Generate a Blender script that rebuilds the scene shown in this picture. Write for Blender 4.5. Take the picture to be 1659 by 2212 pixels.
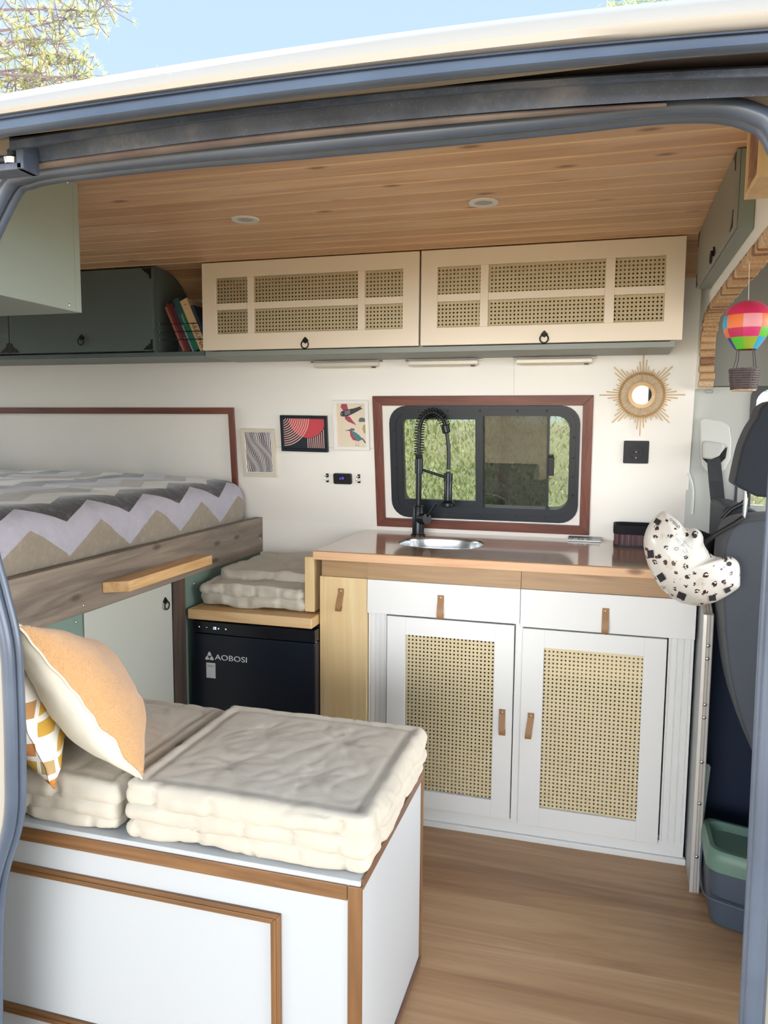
import bpy, bmesh, math, random
from mathutils import Vector, Matrix, noise
random.seed(7)
SC = bpy.context.scene
COL = SC.collection
PI = math.pi
for o in list(bpy.data.objects): bpy.data.objects.remove(o, do_unlink=True)

# ------------------------------------------------------------------ camera, sky, sun, exposure
FPX = 1665.64
CR = [[0.96040644, 0.03735882, -0.27608657], [0.27848757, -0.10024288, 0.95519424], [0.00800922, -0.99426138, -0.10667787]]
CAM = Vector((0, 0, 1.24))
cd = bpy.data.cameras.new('camera'); cam = bpy.data.objects.new('camera', cd); COL.objects.link(cam)
cd.sensor_fit = 'HORIZONTAL'; cd.sensor_width = 36; cd.lens = FPX * 36 / 1659; cd.clip_start = .02
cam.matrix_world = Matrix(((CR[0][0], -CR[0][1], -CR[0][2], 0), (CR[1][0], -CR[1][1], -CR[1][2], 0), (CR[2][0], -CR[2][1], -CR[2][2], 1.24), (0, 0, 0, 1)))
SC.camera = cam
SC.view_settings.view_transform = 'Standard'; SC.view_settings.look = 'None'; SC.view_settings.gamma = 1
SC.view_settings.use_curve_mapping = False
SC.view_settings.exposure = 0.25

def srgb(h):
    h = h.lstrip('#'); o = []
    for i in (0, 2, 4):
        c = int(h[i:i+2], 16) / 255
        o.append(c / 12.92 if c <= .04045 else ((c + .055) / 1.055) ** 2.4)
    return (*o, 1)

w = bpy.data.worlds.new('sky'); SC.world = w; w.use_nodes = True
nt = w.node_tree; nt.nodes.clear()
def wn(t): return nt.nodes.new(t)
tc = wn('ShaderNodeTexCoord'); sx = wn('ShaderNodeSeparateXYZ'); nt.links.new(tc.outputs['Generated'], sx.inputs[0])
r1 = wn('ShaderNodeValToRGB'); r1.color_ramp.elements[0].position = 0.0; r1.color_ramp.elements[0].color = (.66, .80, .88, 1)
r1.color_ramp.elements[1].position = .75; r1.color_ramp.elements[1].color = (.42, .62, .86, 1)
nt.links.new(sx.outputs[2], r1.inputs[0])
# low bright haze on the side the sliding door faces (-Y); overhead the sky is calmer
mr = wn('ShaderNodeMapRange'); mr.inputs[1].default_value = -.82; mr.inputs[2].default_value = -.95; mr.inputs[3].default_value = 0; mr.inputs[4].default_value = 1
mr.interpolation_type = 'SMOOTHSTEP'
nt.links.new(sx.outputs[1], mr.inputs[0])
m2 = wn('ShaderNodeMapRange'); m2.inputs[1].default_value = .32; m2.inputs[2].default_value = .16; m2.inputs[3].default_value = 0; m2.inputs[4].default_value = 1; m2.interpolation_type = 'SMOOTHSTEP'
nt.links.new(sx.outputs[2], m2.inputs[0]); mm_ = wn('ShaderNodeMath'); mm_.operation = 'MULTIPLY'; nt.links.new(mr.outputs[0], mm_.inputs[0]); nt.links.new(m2.outputs[0], mm_.inputs[1])
m3 = wn('ShaderNodeMapRange'); m3.inputs[1].default_value = .80; m3.inputs[2].default_value = .93; m3.inputs[3].default_value = 0; m3.inputs[4].default_value = 1.0; m3.interpolation_type = 'SMOOTHSTEP'; mb_ = wn('ShaderNodeMath'); mb_.operation = 'ABSOLUTE'; nt.links.new(sx.outputs[0], mb_.inputs[0]); nt.links.new(mb_.outputs[0], m3.inputs[0])
m4 = wn('ShaderNodeMath'); m4.operation = 'MAXIMUM'; nt.links.new(mm_.outputs[0], m4.inputs[0]); nt.links.new(m3.outputs[0], m4.inputs[1])
mx = wn('ShaderNodeMix'); mx.data_type = 'RGBA'; nt.links.new(m4.outputs[0], mx.inputs[0]); nt.links.new(r1.outputs[0], mx.inputs[6]); mx.inputs[7].default_value = (10.0, 10.3, 10.6, 1)
bg = wn('ShaderNodeBackground'); bg.inputs[1].default_value = 1.0; nt.links.new(mx.outputs[2], bg.inputs[0])
wo = wn('ShaderNodeOutputWorld'); nt.links.new(bg.outputs[0], wo.inputs[0])

sd = bpy.data.lights.new('sun', 'SUN'); sd.energy = 17; sd.angle = math.radians(1.5); sd.color = (1, .95, .86)
sun = bpy.data.objects.new('sun', sd); COL.objects.link(sun)
sun.rotation_euler = Vector((-.50, .62, .60)).to_track_quat('Z', 'Y').to_euler()
sun.location = (-4, 1, 6)

# ------------------------------------------------------------------ helpers
def ray(u, v):
    x, y, z = u - 829.5, v - 1106., FPX
    return Vector([r[0] * x + r[1] * y + r[2] * z for r in CR])
def at(u, v, ax, val):
    r = ray(u, v); return CAM + r * ((val - CAM[ax]) / r[ax])
WN = Vector((0, -1, -.15)).normalized()
def wally(z): return 2.775 if z < .88 else 2.775 - .15 * (z - .88)
def W(x, z, d=0):               # a point d in front of the leaning far wall
    p = Vector((x, wally(z), z)); return tuple(p + (WN * d if z >= .88 else Vector((0, -d, 0))))

class MB:
    def __init__(s, tf=None): s.v = []; s.f = []; s.m = []; s.tf = tf; s.mi = 0
    def add(s, vs, fs):
        b = len(s.v)
        for p in vs: s.v.append(tuple(s.tf(*p)) if s.tf else tuple(p))
        for f in fs: s.f.append([b + i for i in f]); s.m.append(s.mi)
        return s
    def box(s, x0, x1, y0, y1, z0, z1):
        return s.add([(x, y, z) for z in (z0, z1) for y in (y0, y1) for x in (x0, x1)], [(0, 2, 3, 1), (4, 5, 7, 6), (0, 1, 5, 4), (2, 6, 7, 3), (0, 4, 6, 2), (1, 3, 7, 5)])
    def prism(s, poly, fn0, fn1):
        n = len(poly)
        return s.add([fn0(*p) for p in poly] + [fn1(*p) for p in poly], [list(range(n))[::-1], list(range(n, 2 * n))] + [(i, (i + 1) % n, n + (i + 1) % n, n + i) for i in range(n)])
    def ring(s, outer, inner, fn0, fn1):      # a frame between two outlines with the same number of points
        n = len(outer); V = [fn0(*p) for p in outer] + [fn0(*p) for p in inner] + [fn1(*p) for p in outer] + [fn1(*p) for p in inner]; F = []
        for i in range(n):
            j = (i + 1) % n
            F += [(i, n + i, n + j, j), (2*n + i, 2*n + j, 3*n + j, 3*n + i), (i, j, 2*n + j, 2*n + i), (n + i, 3*n + i, 3*n + j, n + j)]
        return s.add(V, F)
    def tube(s, pts, r, n=10, closed=False, cap=True):
        pts = [Vector(p) for p in pts]; m = len(pts); V = []; prev = None
        for i, p in enumerate(pts):
            a = pts[(i - 1) % m] if (closed or i > 0) else p; b = pts[(i + 1) % m] if (closed or i < m - 1) else p
            t = (b - a).normalized() if (b - a).length > 1e-9 else Vector((0, 0, 1))
            if prev is None:
                u = t.orthogonal().normalized()
            else:
                u = (prev - t * prev.dot(t)); u = u.normalized() if u.length > 1e-6 else t.orthogonal().normalized()
            prev = u; q = t.cross(u); rr = r[i] if isinstance(r, (list, tuple)) else r
            for k in range(n):
                c = 2 * PI * k / n; V.append(p + u * (rr * math.cos(c)) + q * (rr * math.sin(c)))
        F = []
        for i in range(m if closed else m - 1):
            for k in range(n):
                a = i * n + k; b = i * n + (k + 1) % n; c = ((i + 1) % m) * n + (k + 1) % n; d = ((i + 1) % m) * n + k
                F.append((a, b, c, d))
        if cap and not closed: F += [list(range(n))[::-1], list(range((m - 1) * n, m * n))]
        return s.add(V, F)
    def cyl(s, a, b, r, n=20): return s.tube([a, b], r, n)
    def lathe(s, prof, c, axis=(0, 0, 1), n=32, cap=False):     # prof of (radius, height)
        a = Vector(axis).normalized(); u = a.orthogonal().normalized(); q = a.cross(u); c = Vector(c); V = []
        for r, h in prof:
            for k in range(n):
                t = 2 * PI * k / n; V.append(c + a * h + u * (r * math.cos(t)) + q * (r * math.sin(t)))
        F = [(i * n + k, i * n + (k + 1) % n, (i + 1) * n + (k + 1) % n, (i + 1) * n + k) for i in range(len(prof) - 1) for k in range(n)]
        if cap: F += [list(range(n))[::-1], list(range((len(prof) - 1) * n, len(prof) * n))]
        return s.add(V, F)
    def grid(s, fn, nu, nv, wrap=False):
        V = [fn(i / nu, j / nv) for j in range(nv + 1) for i in range(nu + (0 if wrap else 1))]; k = nu if wrap else nu + 1; F = []
        for j in range(nv):
            for i in range(nu):
                F.append((j * k + i, j * k + (i + 1) % k, (j + 1) * k + (i + 1) % k, (j + 1) * k + i))
        return s.add(V, F)
    def sphere(s, c, r, n=16, m=10, sc=(1, 1, 1)):
        return s.grid(lambda a, b: (c[0] + sc[0]*r*math.sin(PI*b)*math.cos(2*PI*a), c[1] + sc[1]*r*math.sin(PI*b)*math.sin(2*PI*a), c[2] + sc[2]*r*math.cos(PI*b)), n, m, True)
    def rbox(s, bx, r, seg, disp=None):        # rounded, finely divided slab; disp(point, normal) -> point
        x0, x1, y0, y1, z0, z1 = bx; h = Vector(((x1-x0)/2, (y1-y0)/2, (z1-z0)/2)); c = Vector(((x0+x1)/2, (y0+y1)/2, (z0+z1)/2)); r = min(r, h.x, h.y, h.z)
        def side(ax, sg):
            a, b = [(1, 2), (2, 0), (0, 1)][ax]; na = max(2, int(2*h[a]/seg)); nb = max(2, int(2*h[b]/seg))
            def sm(t, n_, hh):
                return (2 * t - 1) * hh
            def f(i, j):
                p = Vector((0, 0, 0)); p[ax] = sg * h[ax]; p[a] = sg * sm(i, na, h[a]); p[b] = sm(j, nb, h[b])
                q = Vector([max(-(h[k]-r), min(h[k]-r, p[k])) for k in range(3)]); d = p - q
                nrm = d.normalized() if d.length > 1e-9 else Vector([sg if k == ax else 0 for k in range(3)])
                P = c + q + nrm * r
                return disp(P, nrm) if disp else P
            s.grid(f, na, nb)
        for ax in range(3):
            for sg in (-1, 1): side(ax, sg)
        return s
    def build(s, name, mats, parent=None, smooth=None, bev=0, weld=0, label=None, kind=None):
        me = bpy.data.meshes.new(name)
        off = Vector((0, 0, 0))
        if parent is not None: off = ROOT[parent.name]
        me.from_pydata([tuple(Vector(p) - off) for p in s.v], [], s.f); me.update()
        if weld:
            bm = bmesh.new(); bm.from_mesh(me); bmesh.ops.remove_doubles(bm, verts=bm.verts, dist=weld); bmesh.ops.recalc_face_normals(bm, faces=bm.faces); bm.to_mesh(me); bm.free()
        if not isinstance(mats, (list, tuple)): mats = [mats]
        for m in mats: me.materials.append(m)
        if len(mats) > 1 and not weld:
            for p, mi in zip(me.polygons, s.m): p.material_index = mi
        if smooth is not None:
            me.shade_smooth()
            if smooth < 180: me.set_sharp_from_angle(angle=math.radians(smooth))
        o = bpy.data.objects.new(name, me); COL.objects.link(o)
        if parent is not None:
            o.parent = parent; ROOT[o.name] = off
        else:
            # put the origin at the thing's base
            xs = [v.co for v in me.vertices]
            b = Vector(((min(v.x for v in xs)+max(v.x for v in xs))/2, (min(v.y for v in xs)+max(v.y for v in xs))/2, min(v.z for v in xs)))
            me.transform(Matrix.Translation(-b)); o.location = b; ROOT[o.name] = b
        if bev:
            m = o.modifiers.new('bevel', 'BEVEL'); m.width = bev; m.segments = 2; m.limit_method = 'ANGLE'; m.angle_limit = math.radians(40); m.harden_normals = False
        if label: o['label'] = label
        if kind: o['kind'] = kind
        return o
ROOT = {}
def thing(name, label, cat, loc, group=None):
    o = bpy.data.objects.new(name, None); COL.objects.link(o); o.location = loc; o.empty_display_size = .05
    o['label'] = label; o['category'] = cat
    if group: o['group'] = group
    ROOT[o.name] = Vector(loc); return o
def tag(o, label, cat, group=None, kind=None):
    o['label'] = label; o['category'] = cat
    if group: o['group'] = group
    if kind: o['kind'] = kind
    return o
def struct(o): o['kind'] = 'structure'; return o

def rrect(x0, x1, z0, z1, r, n=6):          # rounded rectangle outline
    P = []
    for cx, cz, a in ((x1-r, z1-r, 0), (x0+r, z1-r, 90), (x0+r, z0+r, 180), (x1-r, z0+r, 270)):
        for k in range(n + 1):
            t = math.radians(a + 90 * k / n); P.append((cx + r * math.cos(t), cz + r * math.sin(t)))
    return P
def smoothpath(P, n=8, closed=False):       # Catmull-Rom
    P = [Vector(p) for p in P]; m = len(P); out = []
    for i in range(m if closed else m - 1):
        g = lambda k: P[k % m] if closed else P[max(0, min(m - 1, k))]
        a, b, c, d = g(i-1), g(i), g(i+1), g(i+2)
        for k in range(n):
            t = k / n; out.append(.5 * ((2*b) + (c-a)*t + (2*a-5*b+4*c-d)*t*t + (-a+3*b-3*c+d)*t**3))
    if not closed: out.append(P[-1])
    return out
def text2d(s, size, align='CENTER', extr=0.0006):
    cu = bpy.data.curves.new('lettering', 'FONT'); cu.body = s; cu.size = size; cu.align_x = align; cu.align_y = 'CENTER'; cu.extrude = extr; cu.resolution_u = 3
    o = bpy.data.objects.new('lettering', cu); COL.objects.link(o)
    dg = bpy.context.evaluated_depsgraph_get(); me = bpy.data.meshes.new_from_object(o.evaluated_get(dg))
    V = [tuple(v.co) for v in me.vertices]; F = [tuple(p.vertices) for p in me.polygons]
    bpy.data.objects.remove(o); bpy.data.curves.remove(cu); bpy.data.meshes.remove(me)
    return V, F

# ------------------------------------------------------------------ materials
class E_:
    def __init__(s, nt, k): s.nt = nt; s.k = k
    def op(s, o, b=None, c=None):
        n = s.nt.nodes.new('ShaderNodeMath'); n.operation = o
        for i, x in enumerate((s, b, c)):
            if x is None: continue
            if isinstance(x, E_): s.nt.links.new(x.k, n.inputs[i])
            else: n.inputs[i].default_value = x
        return E_(s.nt, n.outputs[0])
    def __add__(s, b): return s.op('ADD', b)
    def __sub__(s, b): return s.op('SUBTRACT', b)
    def __mul__(s, b): return s.op('MULTIPLY', b)
    def __truediv__(s, b): return s.op('DIVIDE', b)
    def fract(s): return s.op('FRACT')
    def floor(s): return s.op('FLOOR')
    def abs(s): return s.op('ABSOLUTE')
    def lt(s, b): return s.op('LESS_THAN', b)
    def gt(s, b): return s.op('GREATER_THAN', b)
    def mn(s, b): return s.op('MINIMUM', b)
    def mxx(s, b): return s.op('MAXIMUM', b)
    def sin(s): return s.op('SINE')
    def sqrt(s): return s.op('SQRT')
class Mt:
    def __init__(s, name, color=(.8, .8, .8, 1), rough=.5, metal=0, **kw):
        s.m = bpy.data.materials.new(name); s.m.use_nodes = True; s.nt = s.m.node_tree; s.b = s.nt.nodes['Principled BSDF']
        if isinstance(color, str): color = srgb(color)
        s.b.inputs['Base Color'].default_value = color; s.b.inputs['Roughness'].default_value = rough; s.b.inputs['Metallic'].default_value = metal
        for k, v in kw.items():
            s.b.inputs[k.replace('_', ' ')].default_value = v
    def n(s, t): return s.nt.nodes.new(t)
    def l(s, a, b): s.nt.links.new(a.k if isinstance(a, E_) else a, b)
    def xyz(s):
        t = s.n('ShaderNodeTexCoord'); q = s.n('ShaderNodeSeparateXYZ'); s.l(t.outputs['Object'], q.inputs[0]); s.obj = t.outputs['Object']
        return [E_(s.nt, o) for o in q.outputs]
    def vec(s, x, y, z):
        q = s.n('ShaderNodeCombineXYZ')
        for i, a in enumerate((x, y, z)):
            if isinstance(a, E_): s.l(a, q.inputs[i])
            else: q.inputs[i].default_value = a
        return q.outputs[0]
    def noise(s, vec, scale, detail=3, rough=.5, dist=0):
        q = s.n('ShaderNodeTexNoise'); s.l(vec, q.inputs['Vector']); q.inputs['Scale'].default_value = scale; q.inputs['Detail'].default_value = detail; q.inputs['Roughness'].default_value = rough; q.inputs['Distortion'].default_value = dist
        return E_(s.nt, q.outputs[0])
    def ramp(s, fac, stops):
        q = s.n('ShaderNodeValToRGB'); s.l(fac, q.inputs[0]); e = q.color_ramp.elements
        while len(e) < len(stops): e.new(.5)
        for el, (p, c) in zip(e, stops): el.position = p; el.color = srgb(c) if isinstance(c, str) else c
        return q.outputs[0]
    def mix(s, fac, a, b, mode='MIX'):
        q = s.n('ShaderNodeMix'); q.data_type = 'RGBA'; q.blend_type = mode
        for i, x in ((0, fac), (6, a), (7, b)):
            if isinstance(x, E_): s.l(x, q.inputs[i])
            elif isinstance(x, bpy.types.NodeSocket): s.l(x, q.inputs[i])
            else: q.inputs[i].default_value = srgb(x) if isinstance(x, str) else x
        return q.outputs[2]
    def col(s, c): s.l(c, s.b.inputs['Base Color'])
    def bump(s, h, st=.2, d=.002):
        q = s.n('ShaderNodeBump'); q.inputs['Strength'].default_value = st; q.inputs['Distance'].default_value = d; s.l(h, q.inputs['Height']); s.l(q.outputs[0], s.b.inputs['Normal'])
def plain(name, c, rough=.5, metal=0, **kw): return Mt(name, c, rough, metal, **kw).m
def wood(name, stops, axis=0, rough=.5, fine=.12, scale=1, plank=None, knots=None, coat=0, seed=0, groove=None, var=.16):
    M = Mt(name, (1, 1, 1, 1), rough)
    if coat: M.b.inputs['Coat Weight'].default_value = coat; M.b.inputs['Coat Roughness'].default_value = .08
    P = M.xyz(); off = None; P0 = list(P)
    if plank:
        a2, wd, ph = plank; idx = ((P[a2] + ph) / wd).floor(); wn_ = M.n('ShaderNodeTexWhiteNoise'); wn_.noise_dimensions = '1D'; M.l(idx, wn_.inputs['W']); off = E_(M.nt, wn_.outputs[0])
        P[axis] = P[axis] + off * 7.3
    s1 = [10, 10, 10]; s1[axis] = .8; s2 = [90, 90, 90]; s2[axis] = 2.5
    v1 = M.vec(*[P[i] * (s1[i] * scale) for i in range(3)])
    v2 = M.vec(*[P[i] * (s2[i] * scale) for i in range(3)])
    n1 = M.noise(v1, 1.6, 4, .55, 1.2); n2 = M.noise(v2, 1.5, 4, .6)
    c = M.ramp(n1, stops)
    g = n2 * (2 * fine) + (1 - fine)
    vm = M.n('ShaderNodeVectorMath'); vm.operation = 'SCALE'; M.l(c, vm.inputs[0]); M.l(g, vm.inputs[3]); c = vm.outputs[0]
    if plank:
        t = off * var + (1 - var / 2); vm = M.n('ShaderNodeVectorMath'); vm.operation = 'SCALE'; M.l(c, vm.inputs[0]); M.l(t, vm.inputs[3]); c = vm.outputs[0]
    if knots:
        kc, kd, a2_ = knots; vo = M.n('ShaderNodeTexVoronoi'); vo.voronoi_dimensions = '2D'; M.l(M.vec(P[axis] * 5.5, P[a2_] * 14, 0), vo.inputs['Vector']); vo.inputs['Scale'].default_value = 1
        k = E_(M.nt, vo.outputs['Distance']); cc = M.n('ShaderNodeSeparateColor'); M.l(vo.outputs['Color'], cc.inputs[0])
        mask = (E_(M.nt, cc.outputs[0]).lt(kd)) * ((k * -9 + 1.25 + n2 * .5).mxx(0).mn(1))
        c = M.mix(mask * .75, c, kc)
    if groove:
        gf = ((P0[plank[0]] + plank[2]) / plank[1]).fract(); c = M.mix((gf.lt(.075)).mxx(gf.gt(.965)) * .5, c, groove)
    M.col(c); M.bump(n2, .12, .001)
    return M.m
def fabric(name, c1, c2, sc=30, bump=.4, rough=.9, fine=900, sheen=.2):
    M = Mt(name, (1, 1, 1, 1), rough); M.b.inputs['Sheen Weight'].default_value = sheen
    M.xyz(); n1 = M.noise(M.obj, sc, 4, .6); n2 = M.noise(M.obj, fine, 2, .6)
    M.col(M.mix(n1, c1, c2)); n3 = M.noise(M.obj, 22, 4, .6, 1.5); M.bump(n2 * .35 + n3 * 1.6 + n1 * .5, bump, .0035 if sc < 10 else .0015); return M.m
def metalrough(name, c, rough): return plain(name, c, rough, 1)

m_white = Mt('white_paint', '#e4e4e2', .38); m_white.xyz(); m_white.bump(m_white.noise(m_white.obj, 60, 3), .02, .0005); m_white = m_white.m
m_wall = Mt('wall_paint', '#f3efe6', .55); m_wall.xyz(); m_wall.bump(m_wall.noise(m_wall.obj, 25, 3), .05, .002); m_wall = m_wall.m
m_cream = plain('cream_paint', '#efe3cd', .4)
m_greygreen = plain('grey_green_paint', '#7f8c85', .38)
m_darkgg = plain('slate_green_paint', '#5c6a6b', .38)
m_greydoor = plain('pale_grey_paint', '#b9bbb1', .45)
m_sage = plain('sage_paint', '#73897f', .5)
m_black = plain('black_plastic', '#15171b', .38)
m_blackm = plain('black_metal', '#17191d', .32, .3)
m_dark = plain('dark_void', '#17151a', .8)
m_rubber = Mt('rubber', '#2c3442', .42); m_rubber.xyz(); m_rubber.col(m_rubber.mix(m_rubber.noise(m_rubber.obj, 9, 4), '#353f50', '#586475')); m_rubber.b.inputs['Coat Weight'].default_value = .5; m_rubber.b.inputs['Coat Roughness'].default_value = .3; m_rubber = m_rubber.m
m_dusty = Mt('dusty_black_paint', '#2a3040', .5)
m_dusty.xyz(); _n = m_dusty.noise(m_dusty.obj, 7, 6, .65); _f = m_dusty.noise(m_dusty.obj, 520, 2, .6)
m_dusty.col(m_dusty.mix((_f.gt(.67)) * .4, m_dusty.ramp(_n, [(.3, '#2c3648'), (.55, '#4b566a'), (.75, '#7a7c85')]), '#9a9a9c')); m_dusty = m_dusty.m
m_body = plain('cream_car_paint', '#aea69b', .3, 0, Coat_Weight=.4)
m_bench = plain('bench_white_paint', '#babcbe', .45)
m_bodyin = Mt('dirty_car_paint', '#8c8280', .5); m_bodyin.xyz(); m_bodyin.col(m_bodyin.ramp(m_bodyin.noise(m_bodyin.obj, 6, 4), [(.3, '#6d5f62'), (.7, '#a3968f')])); m_bodyin = m_bodyin.m
m_steel = metalrough('steel', '#d2d4d6', .22); m_alu = plain('aluminium', '#c9c6c0', .4, .35); m_screw = metalrough('screw_steel', '#e0e0e0', .25)
m_iron = plain('dark_iron', '#2b2926', .45, .7)
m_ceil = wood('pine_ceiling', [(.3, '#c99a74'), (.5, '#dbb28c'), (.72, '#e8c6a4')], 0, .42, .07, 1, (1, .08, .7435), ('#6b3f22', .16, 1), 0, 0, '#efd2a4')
m_floor = wood('vinyl_oak_floor', [(.28, '#9c7656'), (.5, '#ba946f'), (.75, '#cfac86')], 0, .42, .14, .8, (1, .18, 0), var=.10)
m_counter = wood('varnished_pine_top', [(.3, '#97775a'), (.5, '#b59170'), (.75, '#cba883')], 0, .16, .12, 1.2, (1, .042, 0), None, .8, var=.42)
m_edge = wood('pine_edge', [(.3, '#c69468'), (.5, '#d8ab82'), (.75, '#e2bb95')], 0, .45, .10, 1.3, None, ('#6b3a1c', .12, 2))
m_walnut = wood('mahogany_trim', [(.3, '#5a2f24'), (.55, '#744334'), (.8, '#8d5a48')], 0, .4, .2, 1.5)
m_walnutv = wood('mahogany_trim_upright', [(.3, '#5a2f24'), (.55, '#744334'), (.8, '#8d5a48')], 2, .4, .2, 1.5)
m_apron = wood('brown_pine_rail', [(.3, '#8c6d4c'), (.5, '#a78660'), (.75, '#bb9a72')], 0, .4, .12, 1.1)
m_pinev = wood('pale_pine_upright', [(.3, '#cfae7b'), (.5, '#dec18f'), (.75, '#e9d2a6')], 2, .42, .08, .8)
m_pine = wood('pale_pine', [(.3, '#c9a06a'), (.5, '#dab583'), (.75, '#e6c796')], 0, .45, .14, 1.5)
m_pine_y = wood('pale_pine_along', [(.3, '#c39560'), (.5, '#d9b07c'), (.75, '#e6c592')], 1, .45, .18, 1.5)
m_greywood = wood('grey_stained_board', [(.25, '#655950'), (.5, '#85786b'), (.8, '#a19384')], 1, .6, .22, 1.4, None, ('#463a31', .22, 2))
m_darkpost = wood('dark_stained_post', [(.3, '#2e2724'), (.55, '#4a3e37'), (.8, '#6b5648')], 2, .6, .3, 1.3)
m_benchtrim = wood('teak_stain_trim', [(.3, '#654529'), (.55, '#7f5936'), (.8, '#946c46')], 0, .45, .15, 1.4)
m_benchtrimv = wood('teak_stain_trim_upright', [(.3, '#654529'), (.55, '#7f5936'), (.8, '#946c46')], 2, .45, .15, 1.4)
m_benchtrimy = wood('teak_stain_trim_along', [(.3, '#5f4535'), (.55, '#755541'), (.8, '#8a6a53')], 1, .4, .15, 1.4)
m_linen = fabric('linen', '#bfb5a5', '#cec5b6', 7, .3, .95, 700)
m_linen2 = fabric('linen_grey', '#bdb5a6', '#cdc6b8', 9, .25, .95, 700)
m_leather = plain('tan_leather', '#9a7148', .5)
m_gold = metalrough('rivet_brass', '#e8c9a0', .3)
m_glasspane = Mt('window_glass', (1, 1, 1, 1), .02)
def thinglass(name, tint, gloss=.02, ior=1.5):
    M = Mt(name); nt = M.nt; nt.nodes.remove(M.b)
    t = M.n('ShaderNodeBsdfTransparent'); t.inputs[0].default_value = tint; g = M.n('ShaderNodeBsdfGlossy'); g.inputs['Roughness'].default_value = gloss
    f = M.n('ShaderNodeFresnel'); f.inputs[0].default_value = ior; x = M.n('ShaderNodeMixShader'); M.l(f.outputs[0], x.inputs[0]); M.l(t.outputs[0], x.inputs[1]); M.l(g.outputs[0], x.inputs[2])
    M.l(x.outputs[0], nt.nodes['Material Output'].inputs[0]); return M.m
m_clear = thinglass('clear_glass', (.97, .98, .97, 1)); m_tint = thinglass('tinted_glass', (.28, .30, .28, 1), .01, 1.9); m_tint1 = thinglass('lightly_tinted_glass', (.80, .84, .78, 1), .01, 1.5)
def cane(name, pitch=.0118):
    M = Mt(name, (1, 1, 1, 1), .55); X, Y, Z = M.xyz()
    fx = (X / pitch).fract() - .5; fz = (Z / pitch).fract() - .5
    d = (fx * fx + fz * fz).sqrt()
    d1 = ((X + Z) / pitch * 2).fract() - .5; d2 = ((X - Z) / pitch * 2).fract() - .5
    line = (d1.abs().gt(.40)) * .35 + (d2.abs().gt(.40)) * .35 + ((X / pitch * 4).fract() - .5).abs().gt(.42) * .25
    n = M.noise(M.obj, 14, 3)
    c = M.mix(n, '#efd8ae', '#f6e4c2'); c = M.mix(line.mn(1), c, '#cdb082'); M.col(c)
    M.bump(line * -1, .5, .0006)
    hole = d.lt(.235)
    t = M.n('ShaderNodeBsdfTransparent'); x = M.n('ShaderNodeMixShader'); M.l(hole, x.inputs[0]); M.l(M.b.outputs[0], x.inputs[1]); M.l(t.outputs[0], x.inputs[2]); M.l(x.outputs[0], M.nt.nodes['Material Output'].inputs[0])
    return M.m
m_cane = cane('cane_webbing')
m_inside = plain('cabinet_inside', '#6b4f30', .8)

# ------------------------------------------------------------------ setting: shell of the van
# floor
struct(MB().box(-3.0, 2.0, 1.0, 2.86, -.04, 0).build('floor', m_floor))
# ceiling: tongue-and-groove boards with V grooves, one surface
prof = []; y = 1.213
while y < 2.62:
    prof += [(y, 1.806), (y + .004, 1.80), (y + .076, 1.80)]; y += .08
cv = [(p[0], p[1]) for p in prof if p[0] < 2.50]
cv += [(2.52, 1.798), (2.56, 1.785), (2.60, 1.765), (2.64, 1.735), (2.66, 1.70), (2.66, 1.66), (2.70, 1.66), (2.70, 1.815), (1.213, 1.815)]
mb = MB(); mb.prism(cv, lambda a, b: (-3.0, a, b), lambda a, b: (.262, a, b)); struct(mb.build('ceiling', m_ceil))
# far wall with the window opening; it leans inwards above the worktop
WX0, WX1, WZ0, WZ1 = -.745, -.118, .945, 1.305
mb = MB()
def wq(x0, x1, z0, z1):
    a, b = W(x0, z0), W(x0, z1); c_, d_ = W(x0, z0, -.05), W(x0, z1, -.05)
    V = []
    for x in (x0, x1): V += [(x, a[1], a[2]), (x, b[1], b[2]), (x, d_[1], d_[2]), (x, c_[1], c_[2])]
    mb.add(V, [(0, 1, 2, 3), (7, 6, 5, 4), (0, 4, 5, 1), (1, 5, 6, 2), (2, 6, 7, 3), (3, 7, 4, 0)])
wq(-3.0, .268, 0, .8799); wq(-3.0, WX0, .88, 1.72); wq(WX1, .262, .88, 1.72); wq(WX0, WX1, .88, WZ0); wq(WX0, WX1, WZ1, 1.72)
struct(mb.build('wall_back', m_wall))
# fine seams between the wall boards
mb = MB(W)
for x0, x1, z0, z1 in ((-.3195, -.3185, 1.363, 1.50), (-1.36, -.83, 1.1695, 1.1705)): mb.add([(x0, z0, .0008), (x1, z0, .0008), (x1, z1, .0008), (x0, z1, .0008)], [(0, 1, 2, 3)])
struct(mb.build('trim_1', plain('seam_filler', '#b9b3a8', .8)))
mb = MB(); mb.box(-3.05, -3.0, 1.075, 2.80, -.04, 1.08); mb.box(-3.05, -3.0, 1.075, 2.80, 1.62, 1.80); mb.box(-3.05, -3.0, 1.075, 1.25, 1.08, 1.62); mb.box(-3.05, -3.0, 1.90, 2.0, 1.08, 1.62); mb.box(-3.05, -3.0, 2.62, 2.80, 1.08, 1.62)
struct(mb.build('wall_rear', m_wall))
t = thing('fill_window', 'pair of added unseen rear windows letting light in beyond the bed', 'window', (-3.03, 1.93, 1.08)); t['kind'] = 'structure'  # unseen windows added so daylight reaches the deep end of the van
for a_, b_ in ((1.25, 1.90), (2.0, 2.62)): MB().box(-3.03, -3.026, a_, b_, 1.08, 1.62).build('pane', m_clear, t)
# roof skin
rp = [(.965, 1.655), (1.05, 1.715), (1.15, 1.765), (1.3, 1.825), (2.5, 1.845), (2.75, 1.80), (2.83, 1.70), (2.835, 1.55), (2.855, 1.55), (2.85, 1.72), (2.77, 1.825), (2.5, 1.865), (1.3, 1.845), (1.14, 1.785), (1.04, 1.735), (.96, 1.68)]
m_roofskin = m_body
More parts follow.
